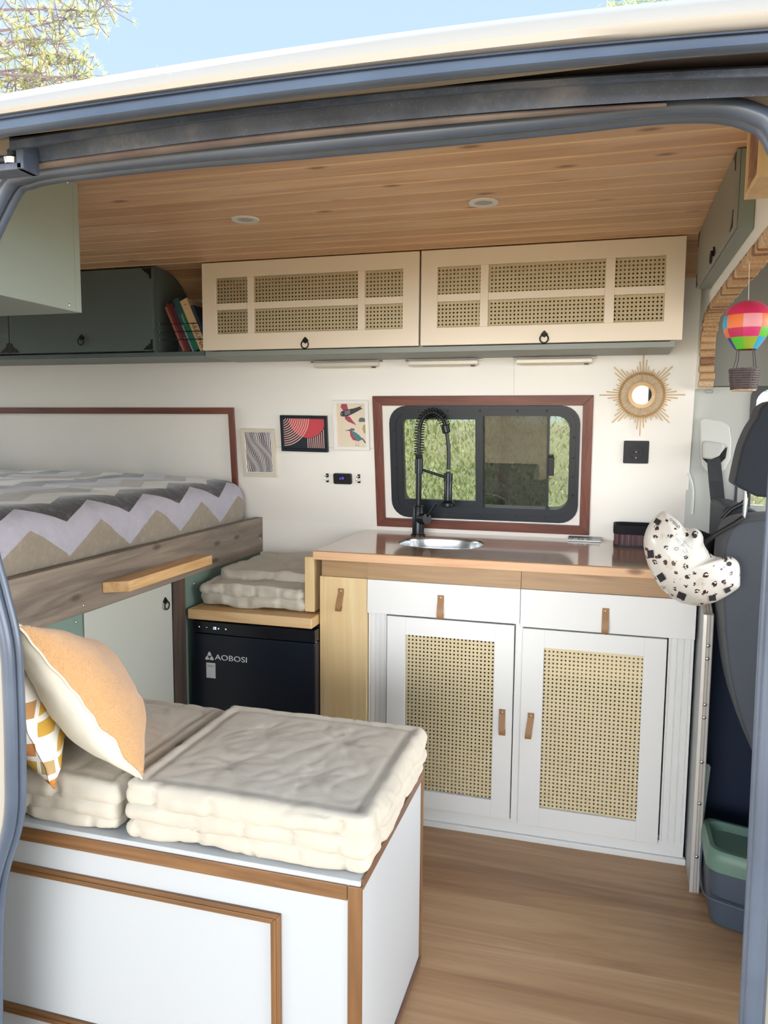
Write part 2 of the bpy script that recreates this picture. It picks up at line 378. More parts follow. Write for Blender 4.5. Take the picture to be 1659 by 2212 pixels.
# door side wall left and right of the opening
def seal_pts():
    P = [(-1.045, -.05), (-1.04, .2), (-1.02, .415), (-.975, .552), (-.965, .66), (-.962, .80), (-.965, .88), (-.985, .965), (-1.005, 1.05), (-1.01, 1.2), (-1.005, 1.40), (-.99, 1.50), (-.955, 1.568), (-.90, 1.598), (-.84, 1.609), (-.77, 1.611)]
    return P
YS = 1.05
SL = [Vector((x, YS, z)) for x, z in ((-1.045, -.05), (-1.04, .2), (-1.02, .415), (-.975, .552), (-.965, .66), (-.962, .80), (-.965, .88), (-.985, .965), (-1.005, 1.05), (-1.012, 1.2), (-1.008, 1.40), (-.995, 1.50))]
SM = [at(u, v, 1, YS) for u, v in ((18, 412), (60, 384), (110, 372), (200, 360), (400, 338), (600, 321), (830, 299), (1050, 277), (1250, 256), (1400, 239), (1500, 233), (1570, 236), (1625, 250), (1665, 275))]
SR = [Vector((x, YS, z)) for x, z in ((.19, 1.56), (.203, 1.48), (.207, 1.3), (.207, 1.0), (.211, .6), (.213, .3), (.214, -.05))]
SEAL = smoothpath(SL + SM + SR, 5)
# front wall: body panels around the opening (inner lining + outer skin), one piece each side and above
inn = [(p.x, p.z) for p in SEAL]
def offs(P, d):      # push outline outwards
    o = []
    for i, p in enumerate(P):
        a = P[max(0, i-1)]; b = P[min(len(P)-1, i+1)]; t = Vector((b[0]-a[0], b[1]-a[1])).normalized(); o.append((p[0] - t.y * d, p[1] + t.x * d))
    return o
inn_w = offs(inn, .008); mb = MB()
far = []
for (x, z) in inn:
    dx, dz = x + .40, z - .9; k = 1e9
    if dx < 0: k = min(k, (-3.0 + .40) / dx)
    if dx > 0: k = min(k, (.262 + .40) / dx)
    if dz > 0: k = min(k, (1.735 - .9) / dz)
    if dz < 0: k = min(k, (-.06 - .9) / dz)
    far.append((-.40 + dx * k, .9 + dz * k))
k = len(inn)
V = [(x, 1.062, z) for x, z in inn_w] + [(x, 1.062, z) for x, z in far] + [(x, 1.070, z) for x, z in inn_w] + [(x, 1.070, z) for x, z in far]
F = []
for i in range(k - 1):
    F += [(i, i+1, k+i+1, k+i), (2*k+i, 3*k+i, 3*k+i+1, 2*k+i+1), (i, 2*k+i, 2*k+i+1, i+1), (k+i, k+i+1, 3*k+i+1, 3*k+i)]
mb.add(V, F); struct(mb.build('wall_front', m_body))
# rubber door seal: a fat lip tube with a thin second bead
mb = MB(); mb.tube([p + Vector((0, -.006, 0)) for p in SEAL], .0112, 12)
so = offs(inn, .011); mb.tube([(x, YS + .004, z) for x, z in so], .006, 8)
si = offs(inn, -.005); mb.tube([(x, YS + .012, z) for x, z in si], .0085, 8)
o = mb.build('trim_2', m_rubber, smooth=60); struct(o)
# header above the door, swept from several real profile lines
US = [-420, -300, -150, 0, 140, 280, 415, 550, 690, 830, 970, 1100, 1245, 1380, 1520, 1659, 1800, 1950]
def quad(v0, v1, v2, u):
    t = u / 829.5; return v0 * (t-1)*(t-2)/2 - v1 * t*(t-2) + v2 * t*(t-1)/2
def sweep(name, lines, m, smooth=50, u0=-420, u1=2000, close=True):
    us = [u for u in US if u0 <= u <= u1]; 
    if u0 > -420: us = [u0] + us
    if u1 < 1950: us = us + [u1]
    L = [[at(u, quad(a, b, c, u), 1, yy) for u in us] for (a, b, c, yy) in lines]
    n = len(us); k = len(L); V = [p for l in L for p in l]; F = []
    for j in range(k if close else k - 1):
        j2 = (j + 1) % k
        for i in range(n - 1): F.append((j*n+i, j*n+i+1, j2*n+i+1, j2*n+i))
    if close: F += [[j*n for j in range(k)], [j*n+n-1 for j in range(k)][::-1]]
    mb = MB(); mb.add(V, F); return struct(mb.build(name, m, smooth=smooth))
#           v at u=0, 830, 1659, depth
sweep('trim_3', [(207, 76, -17, .955), (212, 80, -13, .925), (222, 92, 0, .905), (236, 112, 22, .897), (246, 130, 42, .900), (252, 139, 60, .908), (262, 150, 72, .96), (230, 100, 10, .99), (204, 74, -19, .985)], m_body)
sweep('trim_4', [(250, 139, 61, .905), (256, 144, 66, .900), (259, 146, 69, .905), (261, 149, 71, .905), (264, 152, 74, .898), (280, 170, 92, .893), (294, 184, 108, .900), (298, 188, 113, .915), (290, 180, 105, .96), (262, 150, 74, .965)], m_rubber, 60)
sweep('trim_5', [(262, 150, 74, .955), (290, 178, 100, .955), (304, 204, 150, 1.03), (300, 200, 146, 1.06), (230, 100, 10, 1.06)], m_bodyin)
sweep('trim_6', [(302, 200, 143, .985), (304, 198, 141, .965), (308, 202, 146, .955), (326, 214, 164, .955), (330, 217, 168, .965), (332, 219, 169, .998), (362, 262, 207, 1.005), (360, 260, 204, 1.03), (300, 198, 141, 1.03)], m_dusty, 50, 20)
sweep('trim_7', [(352, 258, 212, 1.03), (357, 262, 213, 1.012), (366, 268, 214, 1.008), (374, 279, 216, 1.016), (380, 284, 218, 1.05), (345, 250, 200, 1.06)], m_bodyin, 50, 60, 1440)
# roof skin with a rolled edge
mb = MB(); mb.prism(rp, lambda a, b: (-3.06, a, b), lambda a, b: (1.9, a, b)); struct(mb.build('trim_8', m_body, smooth=40))
# sliding-door roller carriage in the end of the rail
t = thing('door_roller_carriage', 'steel and black sliding door roller carriage at the left end of the door rail', 'door roller', tuple(at(35, 350, 1, .985)))
mb = MB(); c0 = at(0, 362, 1, .985); c1 = at(68, 355, 1, .985)
mb.box(c0.x - .03, c1.x, .965, 1.0, c1.z - .012, c1.z - .002); mb.box(c1.x - .01, c1.x + .002, .965, 1.0, c1.z - .012, c1.z + .028); mb.build('bracket', m_dusty, t, bev=.002)
r = at(28, 338, 1, .985); mb = MB(); mb.lathe([(0, -.012), (.012, -.012), (.014, -.004), (.010, 0), (.010, .006), (.006, .010), (0, .011)], r, n=20); mb.build('roller', m_steel, t, smooth=40)
mb = MB(); r2 = at(-12, 345, 1, .98); mb.tube([r2 + Vector((-.08, -.02, -.004)), r2, r + Vector((0, 0, -.004))], .006, 8); mb.build('arm', m_dusty, t, smooth=40)

# ------------------------------------------------------------------ dividing wall to the cab, with the arch
PX0, PX1 = .262, .300
def arc_pts(n=10):
    P = [(2.60, 1.375), (2.60, 1.52)]
    for k in range(1, n):
        a = PI - (PI / 2) * k / n; P.append((2.44 - .16 * math.cos(PI - a) * -1 if False else 2.44 + .16 * math.cos(PI / 2 * k / n), 1.52 + .085 * math.sin(PI / 2 * k / n)))
    P += [(2.44, 1.605), (2.0, 1.612), (1.6, 1.612), (1.3, 1.60), (1.12, 1.585)]
    return P
ARC = arc_pts()
poly = [(p[0], p[1]) for p in ARC] + [(1.12, 1.765), (1.2, 1.80), (2.665, 1.80)] + [(2.67, 1.70), (2.715, 1.375)]
mb = MB(); mb.prism(poly, lambda a, b: (PX0, a, b), lambda a, b: (PX1, a, b)); struct(mb.build('wall_right', m_wall))
# low half wall beside the kitchen
hw = [(2.135, 0), (2.135, .70), (2.15, .745), (2.20, .775), (2.75, .79), (2.75, 0)]
mb = MB(); mb.prism(hw, lambda a, b: (.2585, a, b), lambda a, b: (.276, a, b)); struct(mb.build('wall_cab', plain('grey_half_wall', '#a9adae', .4)))
t = thing('edge_profile', 'riveted aluminium edge profile up the open end of the half wall beside the kitchen', 'edge profile', (.268, 2.13, 0))
ep = [(2.128, .0), (2.128, .70), (2.143, .75), (2.197, .782), (2.30, .79)]
sec = [(-.012, 0), (-.012, .004), (-.004, .006), (-.001, .003), (.003, .006), (.007, .003), (.011, .006), (.013, .004), (.013, 0)]
pp = smoothpath([(.268, a, b) for a, b in ep], 6); V = []; F = []
for i, p in enumerate(pp):
    a = pp[max(0, i-1)]; b = pp[min(len(pp)-1, i+1)]; tt = (b - a).normalized(); nn = Vector((0, -tt.z, tt.y))
    for sxx, d in sec: V.append(p + Vector((sxx, 0, 0)) + nn * d)
ns = len(sec)
for i in range(len(pp) - 1):
    for k2 in range(ns): F.append((i*ns+k2, i*ns+(k2+1) % ns, (i+1)*ns+(k2+1) % ns, (i+1)*ns+k2))
MB().add(V, F).build('strip', m_alu, t, smooth=30)
for vv in (1394, 1422, 1521, 1549, 1645, 1735, 1675 + 175, ):
    q = at(1520 - (vv - 1394) * .035, vv, 1, 2.124); MB().sphere((.270, 2.1225, q.z), .0056, 12, 8, (1, .6, 1)).build('rivet', m_steel, t, smooth=180)

# ------------------------------------------------------------------ cab: pillar, side lining, window
m_cabgrey = plain('cab_lining', '#b9bbb6', .6); m_cabroof = plain('cab_headlining', '#83837e', .85)
mb = MB()
mb.box(.255, .455, 2.75, 2.80, .0, 1.385); mb.box(.455, 2.0, 2.75, 2.80, 0, .93); mb.box(.455, .50, 2.752, 2.80, .9, 1.0)
struct(mb.build('wall_cab_side', m_cabgrey))
mb = MB(); mb.box(.262, 2.0, 2.735, 2.80, 1.388, 1.80); struct(mb.build('wall_cab_upper', m_cabroof))
struct(MB().box(.30, 2.0, 1.20, 2.80, 1.80, 1.815).build('ceiling_cab', m_cabroof))
mb = MB(); mb.box(.228, .262, 1.075, 1.11, -.05, 1.74); mb.box(.262, 2.0, 1.04, 1.09, -.05, .9); mb.box(.262, .5, 1.04, 1.09, .9, 1.74); mb.box(.5, 2.0, 1.04, 1.09, 1.45, 1.74); struct(mb.build('wall_cab_front', m_body))
# cab door window: dark frame and pane
t = thing('window_2', 'cab side window with black frame beyond the dark headrest', 'window', (.9, 2.76, .93)); t['kind'] = 'structure'
mb = MB(); mb.ring(rrect(.437, 1.6, .925, 1.40, .05), rrect(.452, 1.58, .945, 1.38, .05), lambda a, b: (a, 2.742, b), lambda a, b: (a, 2.765, b)); mb.box(.405, .412, 2.742, 2.750, .93, 1.08); mb.build('window_frame', m_black, t)
MB().box(.45, 1.58, 2.77, 2.775, .94, 1.385).build('pane', m_clear, t)
t = thing('belt_anchor_cover', 'pale grey moulded seat belt anchor cover on the cab pillar', 'belt anchor', tuple(at(1545, 960, 1, 2.75)))
cv0 = [(1512, 908), (1520, 903), (1560, 910), (1575, 920), (1580, 950), (1578, 990), (1565, 1015), (1550, 1022), (1525, 1018), (1515, 1005), (1512, 960)]
P = [at(u, v, 1, 2.745) for u, v in cv0]
mb = MB(); mb.prism([(p.x, p.z) for p in P], lambda a, b: (a, 2.75, b), lambda a, b: (a, 2.738, b)); mb.build('cover', plain('light_grey_plastic', '#cfd0cb', .5), t, bev=.004)
P = [at(u, v, 1, 2.72) for u, v in ((1516, 962), (1520, 952), (1562, 958), (1564, 968), (1552, 985), (1535, 992), (1517, 990))]
mb = MB(); mb.prism([(p.x, p.z) for p in P], lambda a, b: (a, 2.742, b), lambda a, b: (a, 2.70, b)); mb.build('hood', plain('light_grey_plastic_hood', '#c2c3bd', .45), t, bev=.006)
mb = MB(); P = [at(u, v, 1, 2.72) for u, v in ((1518, 990), (1540, 994), (1560, 978), (1572, 966), (1568, 990), (1558, 1000), (1530, 1002))]
mb.prism([(p.x, p.z) for p in P], lambda a, b: (a, 2.74, b), lambda a, b: (a, 2.730, b)); mb.build('slot', m_dark, t)
mb = MB(); a = [at(u, v, 1, yy) for u, v, yy in ((1527, 988, 2.722), (1531, 1040, 2.71), (1537, 1100, 2.69), (1545, 1175, 2.66))]; b = [at(u, v, 1, yy) for u, v, yy in ((1556, 988, 2.72), (1562, 1040, 2.705), (1568, 1100, 2.68), (1578, 1175, 2.65))]
V = a + b + [p + Vector((0, .004, 0)) for p in a + b]; F = []
for i in range(3): F += [(i, i+1, 4+i+1, 4+i), (8+i, 12+i, 12+i+1, 8+i+1), (i, 8+i, 9+i, i+1), (4+i, 5+i, 13+i, 12+i)]
tag(mb.add(V, F).build('seat_belt', plain('belt_webbing', '#23272c', .6)), 'black seat belt webbing hanging down the cab pillar from its grey anchor', 'seat belt')
mb = MB(); mb.ring(rrect(.299, .322, 1.366, 1.377, .003), rrect(.3005, .3205, 1.3675, 1.3755, .003), lambda a, b: (a, 2.7495, b), lambda a, b: (a, 2.748, b)); tag(mb.build('airbag_badge', plain('badge_grey', '#8b8c86', .6)), 'small rounded rectangle plate outlined on the cab pillar lining', 'badge')
# pillar weather strip and the bit of bare metal next to the wall edge
mb = MB(); mb.tube(smoothpath([at(u, v, 1, 2.735) for u, v in ((1487, 1022), (1495, 1045), (1497, 1070), (1494, 1110))], 5), .004, 8); tag(mb.build('door_strap', plain('white_plastic_strip', '#dedfdb', .4)), 'thin white strip on the pillar at the edge of the white wall', 'strip')

# wine corks glued along the edge of the cab opening, each of its own
def cork_mat(nm, a, b, ink):
    M = Mt(nm, (1, 1, 1, 1), .85); M.xyz(); n = M.noise(M.obj, 180, 3, .6); c = M.mix(n, a, b)
    n2 = M.noise(M.obj, 420, 2, .6, .5)
    if ink: c = M.mix((n2.gt(.56)) * .6, c, ink)
    M.col(c); M.bump(n, .3, .0008); return M.m
corkm = [cork_mat('cork', '#b08a63', '#cfae86', None), cork_mat('printed_cork', '#b58f69', '#caa67d', '#5a4033'), cork_mat('dark_cork', '#8a6349', '#a57f60', '#4b3529'), cork_mat('pale_cork', '#c7a884', '#ddc29c', '#7a5f4c')]
def corkmesh(i):
    mb = MB(); R_ = .0112
    mb.lathe([(0, -.0215), (R_-.0014, -.0215), (R_, -.0200), (R_, .0200), (R_-.0014, .0215), (0, .0215)], (0, 0, 0), (1, 0, 0), 16)
    me = bpy.data.meshes.new('wine_cork'); me.from_pydata(mb.v, [], mb.f); me.materials.append(corkm[i]); me.shade_smooth(); me.set_sharp_from_angle(angle=math.radians(40)); return me
cms = [corkmesh(i) for i in range(4)]
# walk along the arch
S = []; L = 0
for a, b in zip(ARC[:-1], ARC[1:]): S.append((L, Vector(a), Vector(b))); L += (Vector(b) - Vector(a)).length
d = .012; rc = random.Random(5); i = 0
while d < L - .01:
    for s0, a, b in S:
        if s0 <= d <= s0 + (b - a).length:
            tt = (b - a).normalized(); p = a + tt * (d - s0); nn = Vector((-tt.y, tt.x)) if False else Vector((-tt.y, tt.x))
            if (abs(nn.x) >= .5 and nn.x > 0) or (abs(nn.x) < .5 and nn.y > 0): nn = -nn
            q = p + nn * .0125
            o = bpy.data.objects.new('wine_cork', cms[rc.choice((0, 1, 1, 2, 3, 0))]); COL.objects.link(o)
            o.location = ((PX0 + PX1) / 2 + .0015 + rc.uniform(-.002, .002), q.x, q.y); o.rotation_euler = (rc.uniform(0, 6), rc.uniform(-.03, .03), rc.uniform(-.03, .03))
            tag(o, 'brown wine cork glued side by side along the edge of the cab arch', 'cork', 'wine corks lining the cab arch'); break
    d += .0228; i += 1
# ------------------------------------------------------------------ kitchen base cabinet
KY = 2.26; KB = 2.76; m_joint = plain('joint_grey', '#cfcfcc', .6)
t = thing('kitchen_cabinet', 'white kitchen base cabinet with two cane doors and two drawers under the wooden worktop', 'cabinet', (-.22, 2.5, 0))
mb = MB(); mb.box(-.70, -.684, KY + .004, KB, .0, .780); mb.box(.235, .251, KY + .004, KB, 0, .780); mb.box(-.684, .235, KB - .01, KB, 0, .78)
mb.box(-.684, .235, KY + .02, KB - .01, .05, .066); mb.box(-.684, .235, KY + .03, KB - .01, .655, .668)
mb.box(-.684, .251, KY + .002, KY + .02, .008, .062); mb.box(-.244, -.2225, KY + .001, KY + .4, .05, .672)
mb.build('body', m_white, t, bev=.001)
MB().box(-.683, .234, KB - .03, KB - .011, .067, .654).build('back_lining', m_inside, t)
MB().box(-.70, .258, KY - .008, KY + .012, 0, .019).build('plinth_strip', m_white, t, bev=.003)
def pilaster(x0, x1, z0, z1):
    mb = MB(); wd = x1 - x0; pf = [(x0, 0)]
    n = 3; g = wd * .72 / n; s0 = x0 + wd * .10
    for k in range(n + 1):
        c = s0 + k * wd * .80 / n; pf += [(c - .0022, 0), (c, .0028), (c + .0022, 0)]
    pf += [(x1, 0)]
    poly = [(a, KY - .002 + b) for a, b in pf] + [(x1, KY + .02), (x0, KY + .02)]
    mb.prism(poly, lambda a, b: (a, b, z0), lambda a, b: (a, b, z1)); return mb
m1 = pilaster(-.699, -.641, .062, .672); m1.build('pilaster', m_white, t)
m2 = pilaster(.184, .2505, .062, .664); m2.build('pilaster', m_white, t)
def strap(par, x, zt, sway=0, hinge=True, L=.068, yf=KY):
    # a folded leather loop fixed by one rivet
    w = .0095; path = [(0, 0), (.004, -.012), (.010, -.030), (.013, -.048), (.012, -.060), (.007, -.066), (.002, -.062), (.001, -.048)]
    pts = smoothpath([Vector((0, -a * 1.0, b * L / .068)) for a, b in path], 4); V = []; F = []
    th = .0022
    for i, p in enumerate(pts):
        a = pts[max(0, i-1)]; b = pts[min(len(pts)-1, i+1)]; tt = (b - a).normalized(); nn = Vector((0, -tt.z, tt.y)) * th
        sx_ = sway * (-p.z) 
        for sx2, k in ((-w, 0), (w, 0), (w, 1), (-w, 1)): V.append(Vector((x + sx2 + sx_, yf - .002, zt)) + p + nn * k)
    for i in range(len(pts) - 1):
        for k in range(4): F.append((i*4+k, i*4+(k+1) % 4, (i+1)*4+(k+1) % 4, (i+1)*4+k))
    F += [(0, 1, 2, 3), tuple(len(V) - 4 + q for q in (3, 2, 1, 0))]
    mb = MB(); mb.add(V, F); mb.box(x - w, x + w, yf - .0045, yf - .0005, zt - .002, zt + .012)
    h = mb.build('handle', m_leather, par, bev=.0006, label='tan leather loop handle')
    mb = MB(); mb.lathe([(0, -.0015), (.0028, -.001), (.0036, .0)], (x, yf - .0045 - .0015, zt + .005), (0, 1, 0), 14); mb.build('rivet', m_gold, par, smooth=60) if False else None
    mm = MB(); mm.sphere((x, yf - .0052, zt + .004), .0034, 12, 8, (1, .5, 1)); return h, mm
def add_strap(par, *a, **k):
    h, mm = strap(par, *a, **k)
    # the rivet belongs to the handle's mesh as a second material
    me = h.data; me.materials.append(m_gold)
    bm = bmesh.new(); bm.from_mesh(me); n0 = len(bm.faces); off = ROOT[par.name]
    vs = [bm.verts.new(Vector(v) - off) for v in mm.v]
    for f in mm.f:
        try: fc = bm.faces.new([vs[i] for i in dict.fromkeys(f)]); fc.material_index = 1; fc.smooth = True
        except ValueError: pass
    bm.to_mesh(me); bm.free(); return h
def door(x0, x1, z0, z1, ix0, ix1, iz0, iz1, hx, hz, sway):
    d = MB(); d.ring([(x0, z0), (x1, z0), (x1, z1), (x0, z1)], [(ix0, iz0), (ix1, iz0), (ix1, iz1), (ix0, iz1)], lambda a, b: (a, KY - .016, b), lambda a, b: (a, KY + .001, b))
    o = d.build('door', m_white, t, bev=.0012)
    for (a, b, c, e) in ((ix0 - .0004, ix0 + .0004, iz1, z1 - .001), (ix1 - .0004, ix1 + .0004, iz1, z1 - .001), (ix0 - .0004, ix0 + .0004, z0 + .001, iz0), (ix1 - .0004, ix1 + .0004, z0 + .001, iz0)): MB().box(a, b, KY - .0163, KY - .0158, c, e).build('rail_joint', m_joint, o)
    MB().add([(ix0 - .004, KY - .005, iz0 - .004), (ix1 + .004, KY - .005, iz0 - .004), (ix1 + .004, KY - .005, iz1 + .004), (ix0 - .004, KY - .005, iz1 + .004)], [(0, 1, 2, 3)]).build('cane_panel', m_cane, o, label='woven cane webbing panel')
    MB().box(ix0 - .003, ix1 + .003, KY - .0095, KY - .0075, iz0 - .003, iz1 + .003).build('glass_pane', m_clear, o)
    add_strap(o, hx, hz, sway, yf=KY - .016)
    return o
ROOT['door'] = ROOT[t.name]
door(-.636, -.246, .066, .668, -.577, -.303, .121, .613, -.275, .398, .03)
door(-.2215, .179, .058, .662, -.158, .118, .117, .608, -.190, .396, -.10)
for x0, x1, z0, z1, hx, hz in ((-.6995, -.2305, .6735, .779, -.467, .733), (-.2295, .2505, .667, .779, .0105, .728)):
    o = MB().box(x0, x1, KY - .020, KY + .002, z0, z1).build('drawer', m_white, t, bev=.0015); add_strap(o, hx, hz, .0, yf=KY - .020, L=.062)
# pine pull-out cabinet between fridge and white cabinet
t = thing('pull_out_cabinet', 'narrow pale pine pull-out cabinet between the black fridge and the white cabinet', 'cabinet', (-.78, 2.5, 0))
MB().box(-.850, -.7015, KY + .004, KB, 0, .780).build('body', m_pinev, t)
o = MB().box(-.8575, -.7015, KY - .016, KY + .003, .012, .779).build('door', m_pinev, t, bev=.0015)
mb = MB(); mb.box(-.8455, -.8448, KY - .0165, KY - .0158, .013, .778); mb.build('board_joint', plain('joint_pine', '#c9ae7e', .6), o)
add_strap(o, -.786, .732, -.12, yf=KY - .016, L=.062)
# worktop with an oval hole, plus the brown rails beneath it
t = thing('worktop', 'varnished wooden plank worktop with an oval sink cut-out under the window', 'worktop', (-.3, 2.5, .82))
CX, CYY, RA, RB, NP = -.527, 2.520, .142, .118, 64
def sup(a, n=2.8):
    c, s_ = math.cos(a), math.sin(a); return (CX + RA * math.copysign(abs(c) ** (2/n), c), CYY + RB * math.copysign(abs(s_) ** (2/n), s_))
X0, X1, Y0, Y1 = -.868, .262, 2.232, 2.772
inn_, out_ = [], []
for k in range(NP):
    a = 2 * PI * (k + .5) / NP; ix, iy = sup(a); inn_.append((ix, iy)); c, s_ = math.cos(a), math.sin(a)
    kk = 1e9
    if c > 0: kk = min(kk, (X1 - CX) / c)
    if c < 0: kk = min(kk, (X0 - CX) / c)
    if s_ > 0: kk = min(kk, (Y1 - CYY) / s_)
    if s_ < 0: kk = min(kk, (Y0 - CYY) / s_)
    out_.append([CX + c * kk, CYY + s_ * kk])
for cx_, cy_ in ((X0, Y0), (X1, Y0), (X1, Y1), (X0, Y1)):       # snap the nearest outline points to the corners
    j = min(range(NP), key=lambda q: (out_[q][0] - cx_) ** 2 + (out_[q][1] - cy_) ** 2); out_[j] = [cx_, cy_]
mb = MB(); mb.ring(out_, inn_, lambda a, b: (a, b, .8615), lambda a, b: (a, b, .836)); mb.build('board', m_counter, t)
MB().box(X0 - .001, X1, Y0 - .020, Y0, .836, .862).build('front_edge', m_edge, t, bev=.002, label='lighter knotty pine front edge')
MB().box(-.852, -.700, KY - .012, KY + .03, .780, .8355).build('apron', m_apron, t); MB().box(-.699, -.230, KY - .018, KY + .03, .780, .8355).build('apron', m_apron, t); MB().box(-.229, .251, KY - .014, KY + .03, .780, .8355).build('apron', m_apron, t)
# folding leaf hanging at the end of the worktop
o = MB().box(-.907, -.875, KY - .02, KY + .35, .662, .838).build('folding_leaf', m_pinev, None, bev=.002); tag(o, 'thick pine leaf folded down at the left end of the worktop', 'table leaf')
# sink
t = thing('sink', 'small oval stainless steel sink set into the wooden worktop', 'sink', (CX, CYY, .72))
mb = MB(); prof2 = [(1.012, .8605), (1.01, .8622), (1.0, .8624), (.985, .860), (.975, .852), (.955, .82), (.92, .76), (.85, .735), (.6, .727), (.12, .724)]
V = []; 
for sc_, z in prof2:
    for k in range(NP):
        ix, iy = sup(2 * PI * (k + .5) / NP); V.append((CX + (ix - CX) * sc_, CYY + (iy - CYY) * sc_, z))
F = [(i*NP+k, i*NP+(k+1) % NP, (i+1)*NP+(k+1) % NP, (i+1)*NP+k) for i in range(len(prof2)-1) for k in range(NP)]
mb.add(V, F); mb.build('bowl', m_steel, t, smooth=50)
mb = MB(); mb.lathe([(0, .0), (.020, .0), (.022, .003), (.030, .004), (.032, .001)], (CX, CYY, .7245), n=24); mb.build('drain', m_steel, t, smooth=40)
# faucet
FX, FY = -.645, 2.685; fy = 2.675
t = thing('faucet', 'tall matt black spring-coil kitchen faucet standing behind the sink in front of the window', 'faucet', (FX, FY, .862))
mb = MB(); mb.lathe([(.026, 0), (.026, .004), (.0215, .006), (.0215, .104), (.019, .108), (.0115, .109)], (FX, fy, .862), n=28, cap=True); mb.build('base', m_blackm, t, smooth=40)
mb = MB(); mb.cyl((FX, fy, .965), (FX, fy, 1.15), .0105, 20); mb.lathe([(.0105, 0), (.0145, .001), (.0145, .054), (.0105, .056)], (FX, fy, 1.083), n=24); mb.build('riser', m_blackm, t, smooth=40)
lx = FX + .034; mb = MB(); d_ = Vector((.75, -.62, .08)).normalized(); c_ = Vector((FX, fy, .922)); mb.tube([c_ + d_ * .012, c_ + d_ * .052], .0195, 24); mb.tube([c_ + d_ * .042, c_ + d_ * .050 + Vector((.036, -.01, .056))], [.0045, .0035], 10); mb.build('lever', m_blackm, t, smooth=40)
hose = smoothpath([(FX, fy, 1.13), (FX, fy, 1.20), (FX + .002, fy, 1.25), (FX + .018, fy, 1.287), (FX + .050, fy, 1.300), (FX + .079, fy, 1.283), (FX + .094, fy, 1.252)], 12)
mb = MB(); mb.tube(hose, .0065, 10); hose2 = smoothpath([(FX + .094, fy, 1.252), (FX + .102, fy, 1.21), (FX + .107, fy, 1.16), (FX + .107, fy, 1.10)], 8); mb.tube(hose2, .0068, 12); mb.build('hose', m_blackm, t, smooth=60)
cum = [0]
for a, b in zip(hose[:-1], hose[1:]): cum.append(cum[-1] + (b - a).length)
def on(s_):
    for i in range(len(cum) - 1):
        if cum[i] <= s_ <= cum[i+1] + 1e-9:
            f = (s_ - cum[i]) / max(1e-9, cum[i+1] - cum[i]); p = hose[i].lerp(hose[i+1], f); tt = (hose[i+1] - hose[i]).normalized(); return p, tt
    return hose[-1], (hose[-1] - hose[-2]).normalized()
hp = []; s_ = 0; ph = 0; tot = cum[-1]
while s_ < tot:
    p, tt = on(s_); side = Vector((0, 1, 0)); up = side.cross(tt).normalized()
    pitch = .0040 if s_ < .022 else (.0090 + .0010 * min(1, s_ / tot)); rr = .0120 if s_ < .022 else .0170
    hp.append(p + (side * math.cos(ph) + up * math.sin(ph)) * rr); ph += 2 * PI / 14; s_ += pitch / 14
mb = MB(); mb.tube(hp, .0017, 6); mb.build('spring', m_blackm, t, smooth=60)
mb = MB(); p0 = Vector((FX + .092, fy, 1.256)); p1 = Vector((FX + .099, fy, 1.228)); mb.tube([p0, p0.lerp(p1, .1), p0.lerp(p1, .9), p1], [.010, .0145, .0145, .010], 20); mb.build('nut', m_blackm, t, smooth=40)
mb = MB(); mb.tube([(FX + .012, fy, 1.098), (FX + .10, fy, 1.072)], .0048, 10); mb.lathe([(.0155, 0), (.0155, .028), (.012, .028), (.012, 0), (.0155, 0)], (FX + .107, fy, 1.060), n=24); mb.build('arm', m_blackm, t, smooth=40)
mb = MB(); mb.lathe([(0, .122), (.008, .122), (.0105, .108), (.0145, .098), (.0145, .020), (.019, .016), (.024, .010), (.024, 0), (.018, -.004), (0, -.004)], (FX + .107, fy, .972), n=28); mb.build('spray_head', m_blackm, t, smooth=35)

# things on the worktop
t = thing('storage_basket', 'dark reed-slat basket with a black cloth lining at the right end of the worktop', 'basket', (.115, 2.69, .862))
def band(par, nm, z0, z1, d, m, ribs=0):
    O = rrect(.030 - d, .20 + d, 2.62 - d, 2.745 + min(d, .004), .03 + d, 8); I = rrect(.036 - d, .194 + d, 2.626 - d, 2.738, .025 + d, 8)
    mb = MB(); mb.ring(O, I, lambda a, b: (a, b, z0), lambda a, b: (a, b, z1)); return mb.build(nm, m, par, smooth=50)
m_reed = Mt('reed_slats', (1, 1, 1, 1), .6); _x, _y, _z = m_reed.xyz(); _s = ((_x + _y * .6) / .0065); _r = _s.fract() - .5; _w = m_reed.n('ShaderNodeTexWhiteNoise'); _w.noise_dimensions = '1D'; m_reed.l(_s.floor(), _w.inputs['W'])
m_reed.col(m_reed.mix((_r.abs().gt(.42)), m_reed.ramp(E_(m_reed.nt, _w.outputs[0]), [(0, '#3c2227'), (.5, '#5b383c'), (1, '#6d4a4b')]), '#241519')); m_reed.bump(_r.abs() * -1, .6, .001)
band(t, 'slats', .866, .912, 0, m_reed.m); band(t, 'base_band', .8622, .8695, .0015, plain('dark_band', '#231d26', .6)); band(t, 'cloth_rim', .904, .932, .003, plain('black_cloth', '#16151d', .9))
MB().box(.036, .194, 2.63, 2.73, .864, .867).build('bottom', m_dark, t)
t = thing('booklet_stack', 'thin black-and-silver box lying flat on the worktop right of the window trim', 'box', (-.06, 2.73, .862))
MB().box(-.122, -.012, 2.705, 2.765, .8625, .8675).build('white_base', m_white, t); 
m_foil = Mt('speckled_foil', (1, 1, 1, 1), .4); _x, _y, _z = m_foil.xyz(); m_foil.col(m_foil.mix((m_foil.noise(m_foil.obj, 260, 2).gt(.5)) * (_x.lt(.02)) , '#9da3a3', '#232728')); MB().box(-.121, -.013, 2.708, 2.765, .8678, .873).build('printed_top', m_foil.m, t)
